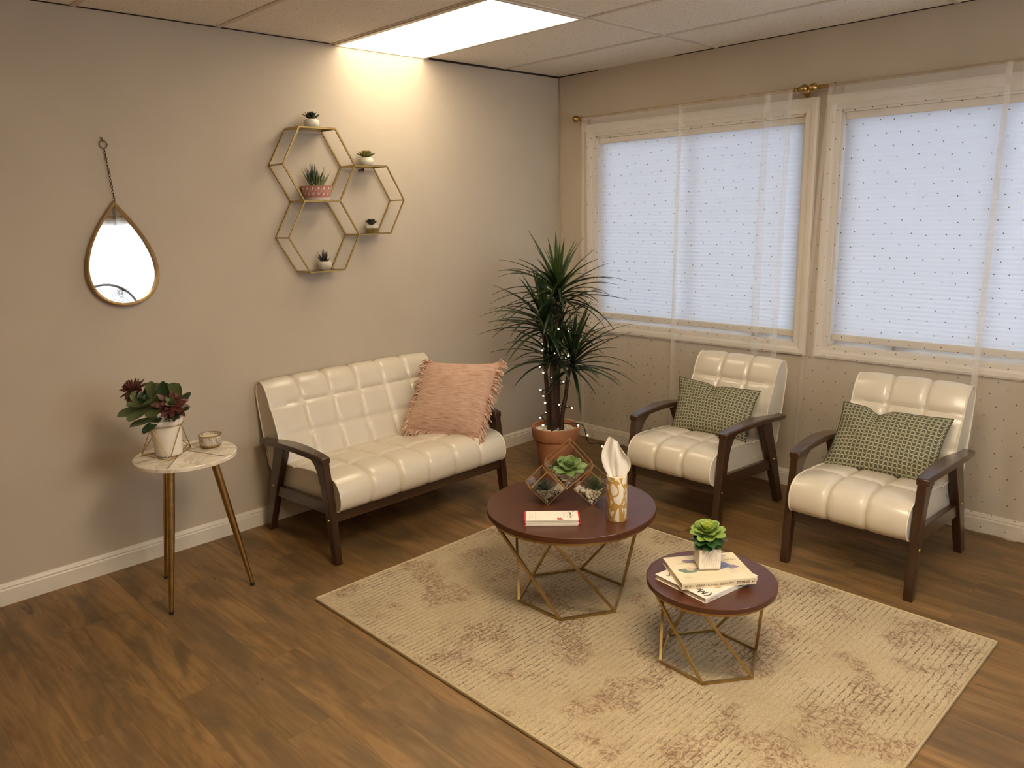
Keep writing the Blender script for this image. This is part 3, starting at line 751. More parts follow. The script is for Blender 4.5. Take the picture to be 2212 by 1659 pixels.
    b = MB(); b.tube(pts, .0026, 6); b.build('wire', mat('black_wire', (.006, .008, .012), .5), s)
    BULB = emis('lit_bulb', (1., .78, .45), 9.)
    where = list(range(1, 64, 2))+[66, 74, 86, 91, 98]
    for i, k in enumerate(where):
        p = pts[min(k, len(pts)-1)]; out = Vector((p.x, p.y, 0)).normalized() if k < 64 else Vector((0, 0, 1 if i % 2 else -1))
        d = (out+Vector((rr.uniform(-.4, .4), rr.uniform(-.4, .4), rr.uniform(-.3, .5)))).normalized()
        b = MB(); b.tube([p, p+d*.010], .0034, 6, 1); b.tube([p+d*.009, p+d*.015, p+d*.022], [.0028, .0038, .0008], 7, 0); b.build('bulb', [BULB, BLACK], s)
dracaena()

# ------------------------------------------------------------------ wall mirror
def wall_mirror():
    X, zc = -2.892, 1.43
    t = thing('wall_mirror', 'teardrop mirror in a gold frame hanging from a chain on the left wall', 'mirror', (X, 0, 1.208))
    tilt = R(3.1)
    # teardrop outline, point at the top
    tipz = .455; NP = 72; out = []; k0 = max(math.sin(R(q))*math.sin(R(q/2)) for q in range(1, 180))
    for i in range(NP):
        a = 2*PI*i/NP; out.append((.151/k0*math.sin(a)*abs(math.sin(a/2)), tipz*(1+math.cos(a))/2))
    def shr(f):
        r_ = []
        for i in range(NP):
            (ax, az), (bx, bz) = out[i-1], out[(i+1) % NP]; tx, tz = bx-ax, bz-az; l_ = math.hypot(tx, tz)
            r_.append((out[i][0]+tz/l_*f, out[i][1]-tx/l_*f) if i else (0, tipz-f*1.45))
        return r_
    M = Matrix.Translation((0, -.002, 0)) @ Matrix.Rotation(-tilt, 4, 'X')
    o0, o1 = out, shr(.013)
    b = MB(); n = len(out); y0, y1 = -.030, -.002; rings = []
    for i in range(n):
        (ax, az), (bx, bz) = o0[i], o1[i]
        rings.append([M @ Vector((ax, y1-.012, az)), M @ Vector((ax, y0-.004, az)), M @ Vector((ax*.7+bx*.3, y0-.010, az*.7+bz*.3)), M @ Vector((bx, y0-.006, bz)), M @ Vector((bx, y0+.014, bz)), M @ Vector((bx, y1-.012, bz))])
    b.loft(rings, closed=True); b.build('frame', MIRFR, t, ang=50)
    b = MB(); b.add([M @ Vector((x, -.022, z)) for x, z in shr(.010)], [tuple(range(n))]); b.build('mirror_glass', MIRROR, t, smooth=False)
    # chain
    b = MB(); za, zb = tipz-.003, .672; N = 19; x0, x1 = 0, -.009
    for i in range(N):
        q = (i+.5)/N; cc = Vector((x0+(x1-x0)*q, -.028+.018*q, za+(zb-za)*q)); h = (zb-za)/N*.66; w = .0042
        ring = [cc+((Vector((w*math.cos(2*PI*j/10), 0, h*math.sin(2*PI*j/10)))) if i % 2 else Vector((0, w*math.cos(2*PI*j/10), h*math.sin(2*PI*j/10)))) for j in range(10)]
        b.tube(ring, .0013, 5, closed=True)
    b.build('chain', IRON, t)
    b = MB(); b.tube([Vector((-.010+.0155*math.cos(2*PI*j/24), -.010, .690+.0155*math.sin(2*PI*j/24))) for j in range(24)], .0022, 6, closed=True); b.build('ring', IRON, t)
    h = thing('wall_hook', 'small metal hook above the teardrop mirror', 'hook', (X-.012, 0, 1.912))
    b = MB(); b.tube([(0, 0, .012), (0, -.012, .010), (0, -.016, -.004), (0, -.016, .002)], .0022, 6); b.lathe([(.0001, 0), (.005, 0), (.004, .003), (.0001, .0035)], 10, (0, 0, .012), M=Matrix.Rotation(PI/2, 4, 'X')); b.build('nail', IRON, h)
wall_mirror()

# ------------------------------------------------------------------ hexagon shelf with little plants
HX = [(-1.940, 1.827), (-1.940, 1.475), (-1.634, 1.651)]; HR = .2045; YFm, YBk = -.142, -.006
def hex_shelf():
    t = thing('wall_shelf', 'gold shelf of three joined hexagons hanging on the left wall', 'shelf', (-1.83, 0, 1.299))
    o = Vector((-1.83, 0, 1.299))
    pane = glass('shelf_glass', (.96, .95, .92))
    for i, (cx, cz) in enumerate(HX):
        hr = HR-.0005-.0007*i; br_ = .0062-.0005*i; yf, yb = YFm+.0009*i, YBk-.004-.0009*i
        P = lambda y, k: Vector((cx+hr*math.cos(PI/3*k), y, cz+hr*math.sin(PI/3*k)))-o
        b = MB()
        for y in (yf, yb): b.tube([P(y, k) for k in range(6)], br_, 4, closed=True, square=True, up=(0, 1, 0))
        for k in range(6): b.tube([P(yf, k), P(yb, k)], br_-.0006, 4, square=True)
        h = b.build('hexagon_frame', GOLD, t, ang=30)
        b = MB(); q = [P(0, 4), P(0, 5)]; b.box((q[0].x, YFm, q[0].z+.001), (q[1].x, YBk-.002, q[0].z+.005)); b.build('shelf_panel', pane, h, smooth=False)
        if i in (0, 2):
            q = [P(0, 2), P(0, 1)]; b = MB(); b.box((q[0].x, YFm, q[0].z+.001), (q[1].x, YBk-.002, q[0].z+.005)); b.build('shelf_panel', pane, h, smooth=False)
    b = MB(); b.tube([(.215, .0, .515), (.215, -.03, .515)], .005, 8); b.sphere((.215, -.034, .515), .009, 10); b.build('hanger_bolt', IRON, t)
hex_shelf()
ZH = HR*math.sin(PI/3)
def bowl_plant(label, x, y, z, kind, seed):
    rr = random.Random(seed); t = thing('potted_succulent', label, 'plant', (x, y, z), 0, 'small succulents on the hexagon shelf')
    b = MB()
    if kind == 'gold':
        for (zz0, zz1, r0, r1, mi) in ((0, .026, .026, .036, 1), (.026, .042, .036, .041, 0)):
            b.loft([[Vector((r_*math.cos(PI/3*k+.3), r_*math.sin(PI/3*k+.3), zz)) for k in range(6)] for r_, zz in ((r0, zz0), (r1, zz1))], mi)
        b.build('pot', [CERAM, GOLD], t, smooth=False); top = .042
    elif kind == 'pink':
        prof = [(.0001, 0), (.060, 0), (.062, .008), (.078, .066), (.079, .070), (.073, .070), (.071, .06), (.0001, .058)]
        b.lathe(prof, 40); b.build('pot', PINKPOT, t); top = .062
    else:
        b.lathe([(.0001, 0), (.026, 0), (.036, .010), (.039, .024), (.036, .036), (.030, .041), (.028, .039), (.0001, .036)], 24); b.build('pot', STONE if kind == 'spiky' else CERAM, t); top = .038
    b = MB()
    if kind == 'black': rosette(b, (0, 0, top), .052, 4, .019, .004, rr, (25, 80), .1); ms = [SUCC_B]
    elif kind == 'lime': rosette(b, (0, 0, top+.004), .050, 4, .030, .005, rr, (4, 55), .25); ms = [SUCC_O]
    elif kind == 'gold': rosette(b, (0, 0, top-.002), .042, 4, .022, .005, rr, (25, 75), .2); ms = [SUCC_B]
    elif kind == 'spiky': spikes(b, (0, 0, top-.004), 22, .062, .011, rr, (20, 85), .18); ms = [SUCC_B]
    else:
        for (ox, oy, n, L, mi) in ((-.012, 0, 30, .098, 0), (.018, .006, 22, .085, 1), (0, -.01, 16, .075, 1)): spikes(b, (ox, oy, top-.006), n, L, .0125, rr, (38, 86), .35, mi)
        ms = [SUCC_D, SUCC_S]
    b.build('leaves', ms, t)
    if kind == 'pink':
        b = MB(); pebbles(b, (0, 0, .060), .066, 60, .006, rr); o = b.build('pebbles', PEBBLE, t); o['kind'] = 'stuff'
    return t
def pink_pot():
    t = NT('pink_patterned_glaze'); t.set(.6, 0, .3); co = t.coord(); s = t.new('ShaderNodeSeparateXYZ'); t.link(co, s.inputs[0])
    a = t.math('MULTIPLY', t.math('ARCTAN2', s.outputs[1], s.outputs[0]), 16/(2*PI)); z = s.outputs[2]
    fa = t.math('PINGPONG', a, .5)
    v = t.math('ABSOLUTE', t.math('SUBTRACT', t.math('MULTIPLY', t.math('SUBTRACT', z, .020), 16.), t.math('MULTIPLY', fa, 1.1)))
    line = t.rng(v, .05, .10, 1, 0)
    dx = t.math('SUBTRACT', t.math('FRACT', t.math('ADD', a, .5)), .5); dz = t.math('MULTIPLY', t.math('SUBTRACT', z, .056), 75.); dz2 = t.math('MULTIPLY', t.math('SUBTRACT', z, .030), 75.)
    dot = t.rng(t.math('ADD', t.math('POWER', t.math('ABSOLUTE', t.math('MULTIPLY', dx, 3.4)), 2.), t.math('POWER', t.math('ABSOLUTE', dz), 2.)), .2, .4, 1, 0)
    dot2 = t.rng(t.math('ADD', t.math('POWER', t.math('ABSOLUTE', t.math('MULTIPLY', dx, 3.4)), 2.), t.math('POWER', t.math('ABSOLUTE', dz2), 2.)), .15, .3, 1, 0)
    c = t.mix(line, (.44, .19, .15), (.56, .33, .26)); c = t.mix(dot, c, (.74, .60, .50)); c = t.mix(dot2, c, (.68, .50, .42)); c = t.mix(t.rng(z, .011, .013, 1, 0), c, (.66, .52, .42)); t.base(c); return t.mat
PINKPOT = pink_pot(); STONE = mat('grey_stone_pot', (.52, .47, .38), .7, bump=.3, bscale=300)
bowl_plant('dark succulent in a white bowl on top of the upper hexagon', -1.925, -.066, HX[0][1]+ZH+.0065, 'black', 1)
bowl_plant('grassy aloe in a pink patterned planter inside the upper hexagon', -1.927, -.068, HX[0][1]-ZH+.0065, 'pink', 2)
bowl_plant('olive green rosette in a white bowl on top of the right hexagon', -1.612, -.066, HX[2][1]+ZH+.0065, 'lime', 3)
bowl_plant('dark rosette in a white and gold faceted pot inside the right hexagon', -1.603, -.062, HX[2][1]-ZH+.0065, 'gold', 4)
bowl_plant('spiky dark succulent in a grey bowl inside the lower hexagon', -1.912, -.066, HX[1][1]-ZH+.0065, 'spiky', 5)

# ------------------------------------------------------------------ side table with plant and candle
ST = Vector((-2.895, -.492, 0)); STZ = .62
def side_table():
    t = thing('side_table', 'round white marble side table on three splayed brass legs', 'side table', ST)
    b = MB(); rt = .204; b.lathe([(.0001, STZ-.018), (rt-.002, STZ-.018), (rt, STZ-.016), (rt, STZ-.003), (rt-.001, STZ-.001), (rt-.003, STZ), (.0001, STZ)], 96); top = b.build('tabletop', MARBLE, t, ang=25)
    b = MB(); cr = Vector((-.01, -.03))
    def strip(p, q, w=.0022):
        p, q = Vector(p), Vector(q); d = (q-p).normalized(); nn = Vector((-d.y, d.x))*w
        b.add([(*(p+nn), STZ+.0006), (*(q+nn), STZ+.0006), (*(q-nn), STZ+.0006), (*(p-nn), STZ+.0006)], [(0, 1, 2, 3)])
    A = lambda deg: (.200*math.cos(R(deg)), .200*math.sin(R(deg)))
    strip(A(150), A(38)); strip(A(228), A(62)); strip(A(300), A(100)); strip(A(175), A(20))
    b.build('brass_inlay', GOLD, top, smooth=False)
    for fx, fy in ((-3.072, -.612), (-2.722, -.617), (-2.960, -.262)):
        f_ = Vector((fx, fy, 0))-ST; h = Vector((f_.x*.50, f_.y*.50, STZ-.02))
        b = MB(); b.tube([h, h.lerp(f_, .45), f_+Vector((0, 0, .012))], [.0165, .0150, .0085], 20); lg = b.build('leg', BRASS, t)
        b = MB(); b.tube([f_+Vector((0, 0, 0)), f_+Vector((0, 0, .013))], .0095, 14); b.build('foot_cap', BLACK, lg)
        b = MB(); b.lathe([(.0001, -.004), (.024, -.004), (.024, 0), (.0001, 0)], 20, h+Vector((0, 0, 0))); b.build('mounting_plate', BRASS, lg)
side_table()
def side_plant():
    rr = random.Random(21); c = Vector((-2.945, -.450, STZ+.004))
    t = thing('potted_succulent', 'large leafy succulent with burgundy blooms in a white pot on the side table', 'plant', c)
    b = MB(); b.lathe([(.0001, 0), (.050, 0), (.052, .003), (.064, .132), (.066, .134), (.067, .150), (.065, .152), (.060, .150), (.058, .13), (.0001, .128)], 40); b.build('pot', CERAM, t)
    b = MB(); pebbles(b, (0, 0, .134), .054, 70, .0075, rr); o = b.build('pebbles', PEBBLE, t); o['kind'] = 'stuff'
    v = Vector((.667, -.745, 0)); dp = Vector((-.745, -.667, 0)); up = Vector((0, 0, 1))
    # big rosette left of centre, tilted to the camera
    b = MB(); rosette(b, v*-.045+dp*.02+up*.205, .125, 3, .066, .008, rr, (2, 62), .14, [0, 0, 1], 7, axis=(v*-.15+dp*.45+up*.85), belly=.62, tip=.55)
    for (s, d, z, L, tgt) in ((-.02, .02, .16, .11, (-1, .5, -.35)), (.0, .03, .16, .10, (-.35, .8, -.5)), (.02, .02, .165, .12, (1, .2, .25)), (.02, -.02, .16, .12, (.5, -.6, .6)), (0, -.03, .17, .13, (-.2, -.6, .9)), (.03, .03, .165, .11, (.75, .7, .05)), (-.02, -.02, .17, .12, (-.9, -.3, .3)), (.01, 0, .17, .15, (.12, .1, 1)), (.03, -.01, .17, .14, (.35, 0, .95))):
        d_ = v*tgt[0]+dp*tgt[1]+up*tgt[2]; petal(b, v*s+dp*d+up*z, d_, up+dp*.3 if tgt[2] < .8 else dp, L, .050, .007, .08, rr.choice((0, 1)), belly=.62, tip=.55)
    b.build('leaves', [SUCC_S2, SUCC_F2], t)
    for (s, d, z, r_, ax, nm) in ((-.122, -.01, .268, .062, (-.5, .5, .75), 0), (.055, .035, .215, .072, (.35, .75, .5), 1)):
        b = MB(); cc = v*s+dp*d+up*z; rosette(b, cc, r_, 5, .024, .004, rr, (-12, 78), .12, [0, 0, 0, 1, 1] if nm else [0, 0, 0, 0, 1], 10, axis=v*ax[0]+dp*ax[1]+up*ax[2], belly=.55, tip=.85); b.tube([v*(s*.3)+up*.14, cc], .004, 6, 2); b.build('bloom', [SUCC_R, SUCC_S if nm else SUCC_R, SUCC_F], t)
    # stand
    w = thing('wire_plant_stand', 'gold triangular wire stand around the white pot on the side table', 'plant stand', c-Vector((0, 0, .004)))
    bs = [Vector((-3.030, -.375, STZ))-c, Vector((-2.982, -.548, STZ))-c, Vector((-2.846, -.428, STZ))-c]
    for p in bs: p.z = -.004+.003
    cen = Vector((0, 0, 0)); zr = .128
    rp = []
    for i in range(3):
        mid = (bs[i]+bs[(i+1) % 3])/2; d_ = Vector((mid.x, mid.y, 0)).normalized(); rp.append(d_*.0665+up*(zr+.002))
    for p in bs: p.z += .0
    b = MB(); b.tube([q+up*.004 for q in bs], .0019, 6, closed=True); b.build('base_wire', GOLD, w)
    b = MB(); b.tube([Vector((.0668*math.cos(2*PI*i/40), .0668*math.sin(2*PI*i/40), zr+.004)) for i in range(40)], .0019, 6, closed=True); b.build('ring', GOLD, w)
    for i in range(3):
        for j in (i, (i+1) % 3): b = MB(); b.tube([rp[i]+up*.002, bs[j]+up*.004], .0019, 6); b.build('strut', GOLD, w)
SUCC_S2 = mat('leaf_sage_wide', (.105, .135, .050), .42, var=.22, vscale=14); SUCC_F2 = mat('leaf_deep_wide', (.035, .062, .026), .42, var=.22, vscale=14)
side_plant()
def candle():
    t = thing('candle', 'candle in a mottled glass jar with gold base on the side table', 'candle', (-2.776, -.470, STZ))
    b = MB(); b.lathe([(.0001, .0), (.036, .0), (.038, .003), (.044, .008), (.045, .013), (.0001, .013)], 32); b.build('gold_base', GOLD, t)
    G = NT('mottled_jar'); G.set(.25, 0, .5); co = G.coord(); G.base(G.ramp(G.noise(G.mapping(co, (1, 1, .3)), 95, 3, .7, 1.), [(.35, (.22, .17, .13)), (.55, (.50, .43, .36)), (.7, (.62, .55, .46))]))
    b = MB(); b.lathe([(.0001, .013), (.044, .013), (.0465, .020), (.0465, .048), (.0455, .052), (.043, .053), (.0425, .040), (.0001, .040)], 40); b.build('jar', G.mat, t)
    b = MB(); b.lathe([(.0001, .039), (.042, .039), (.042, .043), (.0001, .0425)], 32); b.build('wax', CANDLEW, t)
    b = MB(); b.lathe([(.0445, .050), (.0475, .050), (.0475, .0545), (.0445, .0545), (.0445, .050)], 40); b.build('rim', GOLD, t)
    b = MB(); b.tube([(0, 0, .042), (.001, 0, .050)], .001, 5); b.build('wick', INK, t)
candle()

# ------------------------------------------------------------------ things on the larger table
TZ = .410
L_ = Vector((.656, -.754, 0)); N_ = Vector((-.754, -.656, 0)); U_ = Vector((0, 0, 1))
def terrarium():
    rr = random.Random(31); o = Vector((-1.918, -1.649, TZ))
    t = thing('terrarium', 'three joined gold framed glass cubes of succulents and pebbles on the larger table', 'terrarium', o)
    MIRP = MIRROR
    # each case: front diamond centre (s, z), half diagonal, depth, extra yaw outwards
    specs = [((0, .0715), .0700, .085, -.30, 0), ((.0855, .166), .0955, .075, 0, -4), ((.178, .0725), .0710, .085, .16, 3)]
    for i, ((s, z), h, dep, yaw, rot) in enumerate(specs):
        dd = (-N_+L_*yaw).normalized()*dep
        an = [R(a+rot) for a in (-90, 0, 90, 180)]
        f = [L_*(s+h*math.cos(a))+U_*(z+h*math.sin(a))+N_*.0 for a in an]; k = [p+dd for p in f]
        rad = .0030
        b = MB(); b.tube(f, rad, 4, closed=True, square=True, up=N_); b.tube(k, rad, 4, closed=True, square=True, up=N_)
        for p, q in zip(f, k): b.tube([p, q], rad, 4, square=True)
        cs = b.build('case_frame', COPPER, t, ang=30)
        b = MB(); g = [f, k]
        fs = [[f[0], f[1], f[2], f[3]], [k[0], k[1], k[2], k[3]]]
        for a in range(4):
            if i == 1 and a in (1, 2): continue
            if i != 1 and a == (2 if i == 0 else 1): continue          # open lids
            fs.append([f[a], f[(a+1) % 4], k[(a+1) % 4], k[a]])
        for q in fs: b.add(q, [(0, 1, 2, 3)])
        b.build('glass_pane', GLASS, cs, smooth=False)
        # pebbles fill the lower V
        lo = f[0]; e1 = (f[1]-f[0]); e2 = (f[3]-f[0]); fill = (.62, .60, .66)[i]
        mid = lambda r_: lo+dd*r_.uniform(.08, .94)
        def pf(r_):
            while True:
                a, c = r_.uniform(.06, .94), r_.uniform(.06, .94); p = lo+e1*a+e2*c+dd*r_.uniform(.07, .93)
                lim = lo.z+h*(.78 if i != 1 else .80)
                if p.z < lim: return p
        b = MB(); pebbles(b, None, 0, 230 if i == 1 else 150, .0056, rr, pf); ob = b.build('pebbles', PEBBLE2, cs); ob['kind'] = 'stuff'
        topz = lo.z+h*.74; ce = lo+dd*.5; ce = Vector((ce.x, ce.y, topz))
        if i == 0:
            b = MB(); rosette(b, ce+U_*.006-L_*.006, .042, 5, .016, .005, rr, (0, 75), .15, None, 9); spikes(b, ce-U_*.004, 26, .046, .007, rr, (10, 70), .2); b.build('succulent', [SUCC_D], t)
        elif i == 1:
            b = MB(); rosette(b, ce+U_*.012+N_*.024+L_*.012, .064, 4, .038, .008, rr, (0, 66), .15, None, 8, axis=(N_*.35+U_)); b.build('succulent', [SUCC_S3], t)
            b = MB(); spikes(b, ce-L_*.035-dd*.1, 30, .055, .009, rr, (15, 85), .1); b.build('succulent', [SUCC_D], t)
            b = MB(); spikes(b, ce+L_*.032+dd*.22, 16, .056, .006, rr, (25, 80), .1); b.build('succulent', [SUCC_D], t)
        else:
            b = MB(); spikes(b, ce-U_*.004+L_*.006, 34, .078, .0078, rr, (22, 86), .02); b.build('succulent', [SUCC_D2], t)
    return t
PEBBLE2 = mat('cream_pebble', (.72, .64, .47), .6, var=.15, vscale=120); SUCC_S3 = mat('succulent_jade', (.17, .25, .075), .45, var=.15, vscale=20); SUCC_D2 = mat('air_plant_green', (.055, .085, .028), .5, var=.2, vscale=20)
terrarium()

def text_mesh(body, size, m_, parent, M, name='lettering', shear=0., align='LEFT', bold=0.):
    cu = bpy.data.curves.new('txt', 'FONT'); cu.body = body; cu.size = size; cu.shear = shear; cu.align_x = align; cu.extrude = .0001; cu.offset = bold; cu.resolution_u = 3
    ob = bpy.data.objects.new('txt', cu); col.objects.link(ob)
    dg = bpy.context.evaluated_depsgraph_get(); me = bpy.data.meshes.new_from_object(ob.evaluated_get(dg)); bpy.data.objects.remove(ob); bpy.data.curves.remove(cu)
    me.name = name; me.materials.clear(); me.materials.append(m_); me.transform(M)
    o = bpy.data.objects.new(name, me); col.objects.link(o); o.parent = parent; return o
def frame_of(o, ex, ey):
    ex = Vector(ex).normalized(); ez = ex.cross(Vector(ey)).normalized(); ey = ez.cross(ex); o = Vector(o)
    return Matrix(((ex.x, ey.x, ez.x, o.x), (ex.y, ey.y, ez.y, o.y), (ex.z, ey.z, ez.z, o.z), (0, 0, 0, 1)))
def stroke(b, M, pts, w=.0012, sm=6):
    P = [Vector((x, y, .0003)) for x, y in pts]; o = []
    for i in range(len(P)-1):
        p0, p1, p2, p3 = P[max(i-1, 0)], P[i], P[i+1], P[min(i+2, len(P)-1)]
        for j in range(sm):
            k = j/sm; o.append(.5*((2*p1)+(p2-p0)*k+(2*p0-5*p1+4*p2-p3)*k*k+(3*p1-p0-3*p2+p3)*k**3))
    o.append(P[-1]); vs = []
    for i, p in enumerate(o):
        tg = (o[min(i+1, len(o)-1)]-o[max(i-1, 0)]).normalized(); nn = Vector((-tg.y, tg.x, 0)); ww = w*(.6+.55*abs(tg.y))*.5
        vs += [M @ (p+nn*ww), M @ (p-nn*ww)]
    b.add(vs, [(2*i, 2*i+1, 2*i+3, 2*i+2) for i in range(len(o)-1)])

def brochures():
    FLp, FRp = Vector((-2.137, -1.731, 0)), Vector((-1.991, -1.8825, 0)); ex = (FRp-FLp).normalized(); ey = Vector((-ex.y, ex.x, 0)); wd = .212; dp = .092
    if ey.dot(Vector((1, 1, 0))) < 0: ey = -ey
    ang = math.atan2(ex.y, ex.x); n = 6; th = .0042; rr = random.Random(8)
    words_ = ['bottom', 'second from the bottom', 'third from the bottom', 'third from the top', 'second from the top', 'top']
    for i in range(n):
        j = Vector((rr.uniform(-.002, .002), rr.uniform(-.002, .002), 0)); c = FLp+ex*wd/2+ey*dp/2+j
        t = thing('brochure', 'white brochure with red ends, '+words_[i]+' in its stack', 'brochure', (c.x, c.y, TZ+.0003+i*th), ang+rr.uniform(-.006, .006), 'brochures stacked on the larger table')
        b = MB()
        for k in range(2): b.box((-wd/2+.006, -dp/2+.0006*k, .0002+k*.0020), (wd/2-.006, dp/2, .0018+k*.0020))
        b.build('folded_sheet', PAPER, t, smooth=False)
        b = MB()
        for sx in (-1, 1): b.box((min(sx*(wd/2-.006), sx*wd/2), -dp/2+.0004, .0003), (max(sx*(wd/2-.006), sx*wd/2), dp/2-.0004, .0038))
        b.build('red_edge', RED, t, smooth=False)
        if i == n-1:
            z = .0041; top = lambda x, y: Vector((x, y, z))
            b = MB(); M = frame_of(top(0, 0), (1, 0, 0), (0, 1, 0))
            x0 = wd/2-.086; y0 = -dp/2+.003
            b.add([top(x0, y0), top(x0+.022, y0), top(x0+.022, y0+.004), top(x0+.012, y0+.021), top(x0+.009, y0+.014), top(x0, y0+.024)], [(0, 1, 2, 3, 4, 5)]); b.build('red_emblem', RED, t, smooth=False)
            # handwritten word running down the right end
            M = frame_of(top(wd/2-.040, dp/2-.007), (0, -1, 0), (1, 0, 0)); b = MB()
            stroke(b, M, [(.010, .014), (.004, .020), (-.002, .016), (.002, .009), (.010, .008), (.014, .002), (.007, -.004), (.0, .0)], .0014)
            stroke(b, M, [(.012, .006), (.018, .010), (.016, .002), (.022, .009), (.021, .002), (.027, .009), (.026, .002), (.032, .006), (.031, .001), (.036, .004), (.042, .019), (.040, .001), (.046, .003), (.050, .008), (.049, .002), (.054, .008), (.056, .002), (.060, .009), (.054, -.010), (.050, -.007), (.062, .002), (.070, .006)], .0011)
            stroke(b, M, [(-.004, -.007), (.02, -.009), (.03, -.008)], .0006)
            b.build('script_lettering', INK, t, smooth=False)
            b = MB(); rr2 = random.Random(4)
            for xx, y0_, y1_ in ((-wd/2+.020, -.03, .036), (-wd/2+.042, -.03, .036), (wd/2-.058, -.005, .038), (wd/2-.063, -.02, .03), (-wd/2+.0275, -.024, .02), (-wd/2+.031, -.024, .01)): b.box((xx, y0_, z-.0002), (xx+.0006, y1_, z+.0001))
            b.build('small_print', GREYINK, t, smooth=False)
brochures()
def canister():
    rr = random.Random(2); c = Vector((-1.842, -1.942, TZ)); t = thing('tissue_canister', 'white and mustard cylindrical tissue canister on the larger table', 'tissue box', c); r_ = .0395; h = .178
    G = NT('canister_print'); G.set(.45, 0, .4); co = G.coord(); s = G.new('ShaderNodeSeparateXYZ'); G.link(co, s.inputs[0])
    a = G.math('ARCTAN2', s.outputs[1], s.outputs[0]); cb = G.new('ShaderNodeCombineXYZ'); G.link(a, cb.inputs[0]); G.link(G.math('MULTIPLY', s.outputs[2], 14.), cb.inputs[1])
    n = G.noise(cb.outputs[0], .62, 1, .5, 1.9); band = G.math('ABSOLUTE', G.math('SUBTRACT', n, .5))
    m1 = G.rng(band, .055, .062, 1, 0); v = G.new('ShaderNodeTexVoronoi'); v.feature = 'DISTANCE_TO_EDGE'; G.link(cb.outputs[0], v.inputs['Vector']); v.inputs['Scale'].default_value = .62; m2 = G.rng(v.outputs[0], .05, .06, 1, 0)
    fm = G.math('MAXIMUM', m1, m2)
    G.base(G.mix(fm, (.72, .65, .54), (.46, .27, .06)))
    b = MB(); b.lathe([(.0001, 0), (r_-.001, 0), (r_, .002), (r_, h-.002), (r_-.002, h), (r_-.006, h), (r_-.006, h-.006), (.020, h-.006), (.020, h-.03), (.0001, h-.03)], 48, mi=0); b.build('body', G.mat, t)
    b = MB(); b.lathe([(r_-.006, h-.0058), (r_-.001, h+.0005), (r_-.003, h+.002), (r_-.008, h-.003), (.020, h-.005), (r_-.006, h-.0058)], 48); b.build('rim', CERAM, t)
    TIS = translucent('tissue_paper', (.88, .83, .74), 0, .35)
    b = MB()
    def fn(u, v):
        w = .012+.048*math.sin(PI*min(1, v*.80+.10))**.9 if v < .75 else .012+.048*math.sin(PI*.70)**.9*(1-(v-.75)/.25*.62)
        x = (u-.5)*2; wav = .009*math.sin(x*5+v*3)*(.4+v)+.004*math.sin(x*13)
        top = .158 if x < .2 else .158-.035*(x-.2)/.8
        return L_*(x*w*.92-.006*v+.0)+N_*(wav)+U_*(h-.012+v*(.150-.035*max(0, x+.1)**1.5+ (.01 if x < -.2 else 0)))
    b.grid(fn, 22, 22); b.build('tissue', TIS, t, ang=180)
canister()

# ------------------------------------------------------------------ books and plant on the smaller table
SZ = .317
def book(label, FL, FR, BL, z, th, cov, name='book'):
    FL, FR, BL = Vector((*FL, 0)), Vector((*FR, 0)), Vector((*BL, 0)); ex = (FR-FL); w = ex.length; ex.normalize(); ey = Vector((-ex.y, ex.x, 0))
    if ey.dot(BL-FL) < 0: ey = -ey
    d = (BL-FL).dot(ey); t = thing('book', label, 'book', (FL.x, FL.y, z), math.atan2(ex.y, ex.x), 'books on the smaller table')
    b = MB(); b.box((.0, 0, 0), (w, d, .0016)); b.box((0, 0, th-.0016), (w, d, th)); b.box((0, 0, .0016), (w, .002, th-.0016)); b.build('cover', cov, t, smooth=False, bevel=.0006)
    b = MB(); b.box((.003, .002, .0016), (w-.003, d-.004, th-.0016)); b.build('page_block', PAGES, t, smooth=False)
    return t, w, d
COV1 = mat('cream_cover', (.66, .56, .385), .4); COV2 = mat('pale_cover', (.72, .66, .56), .4)
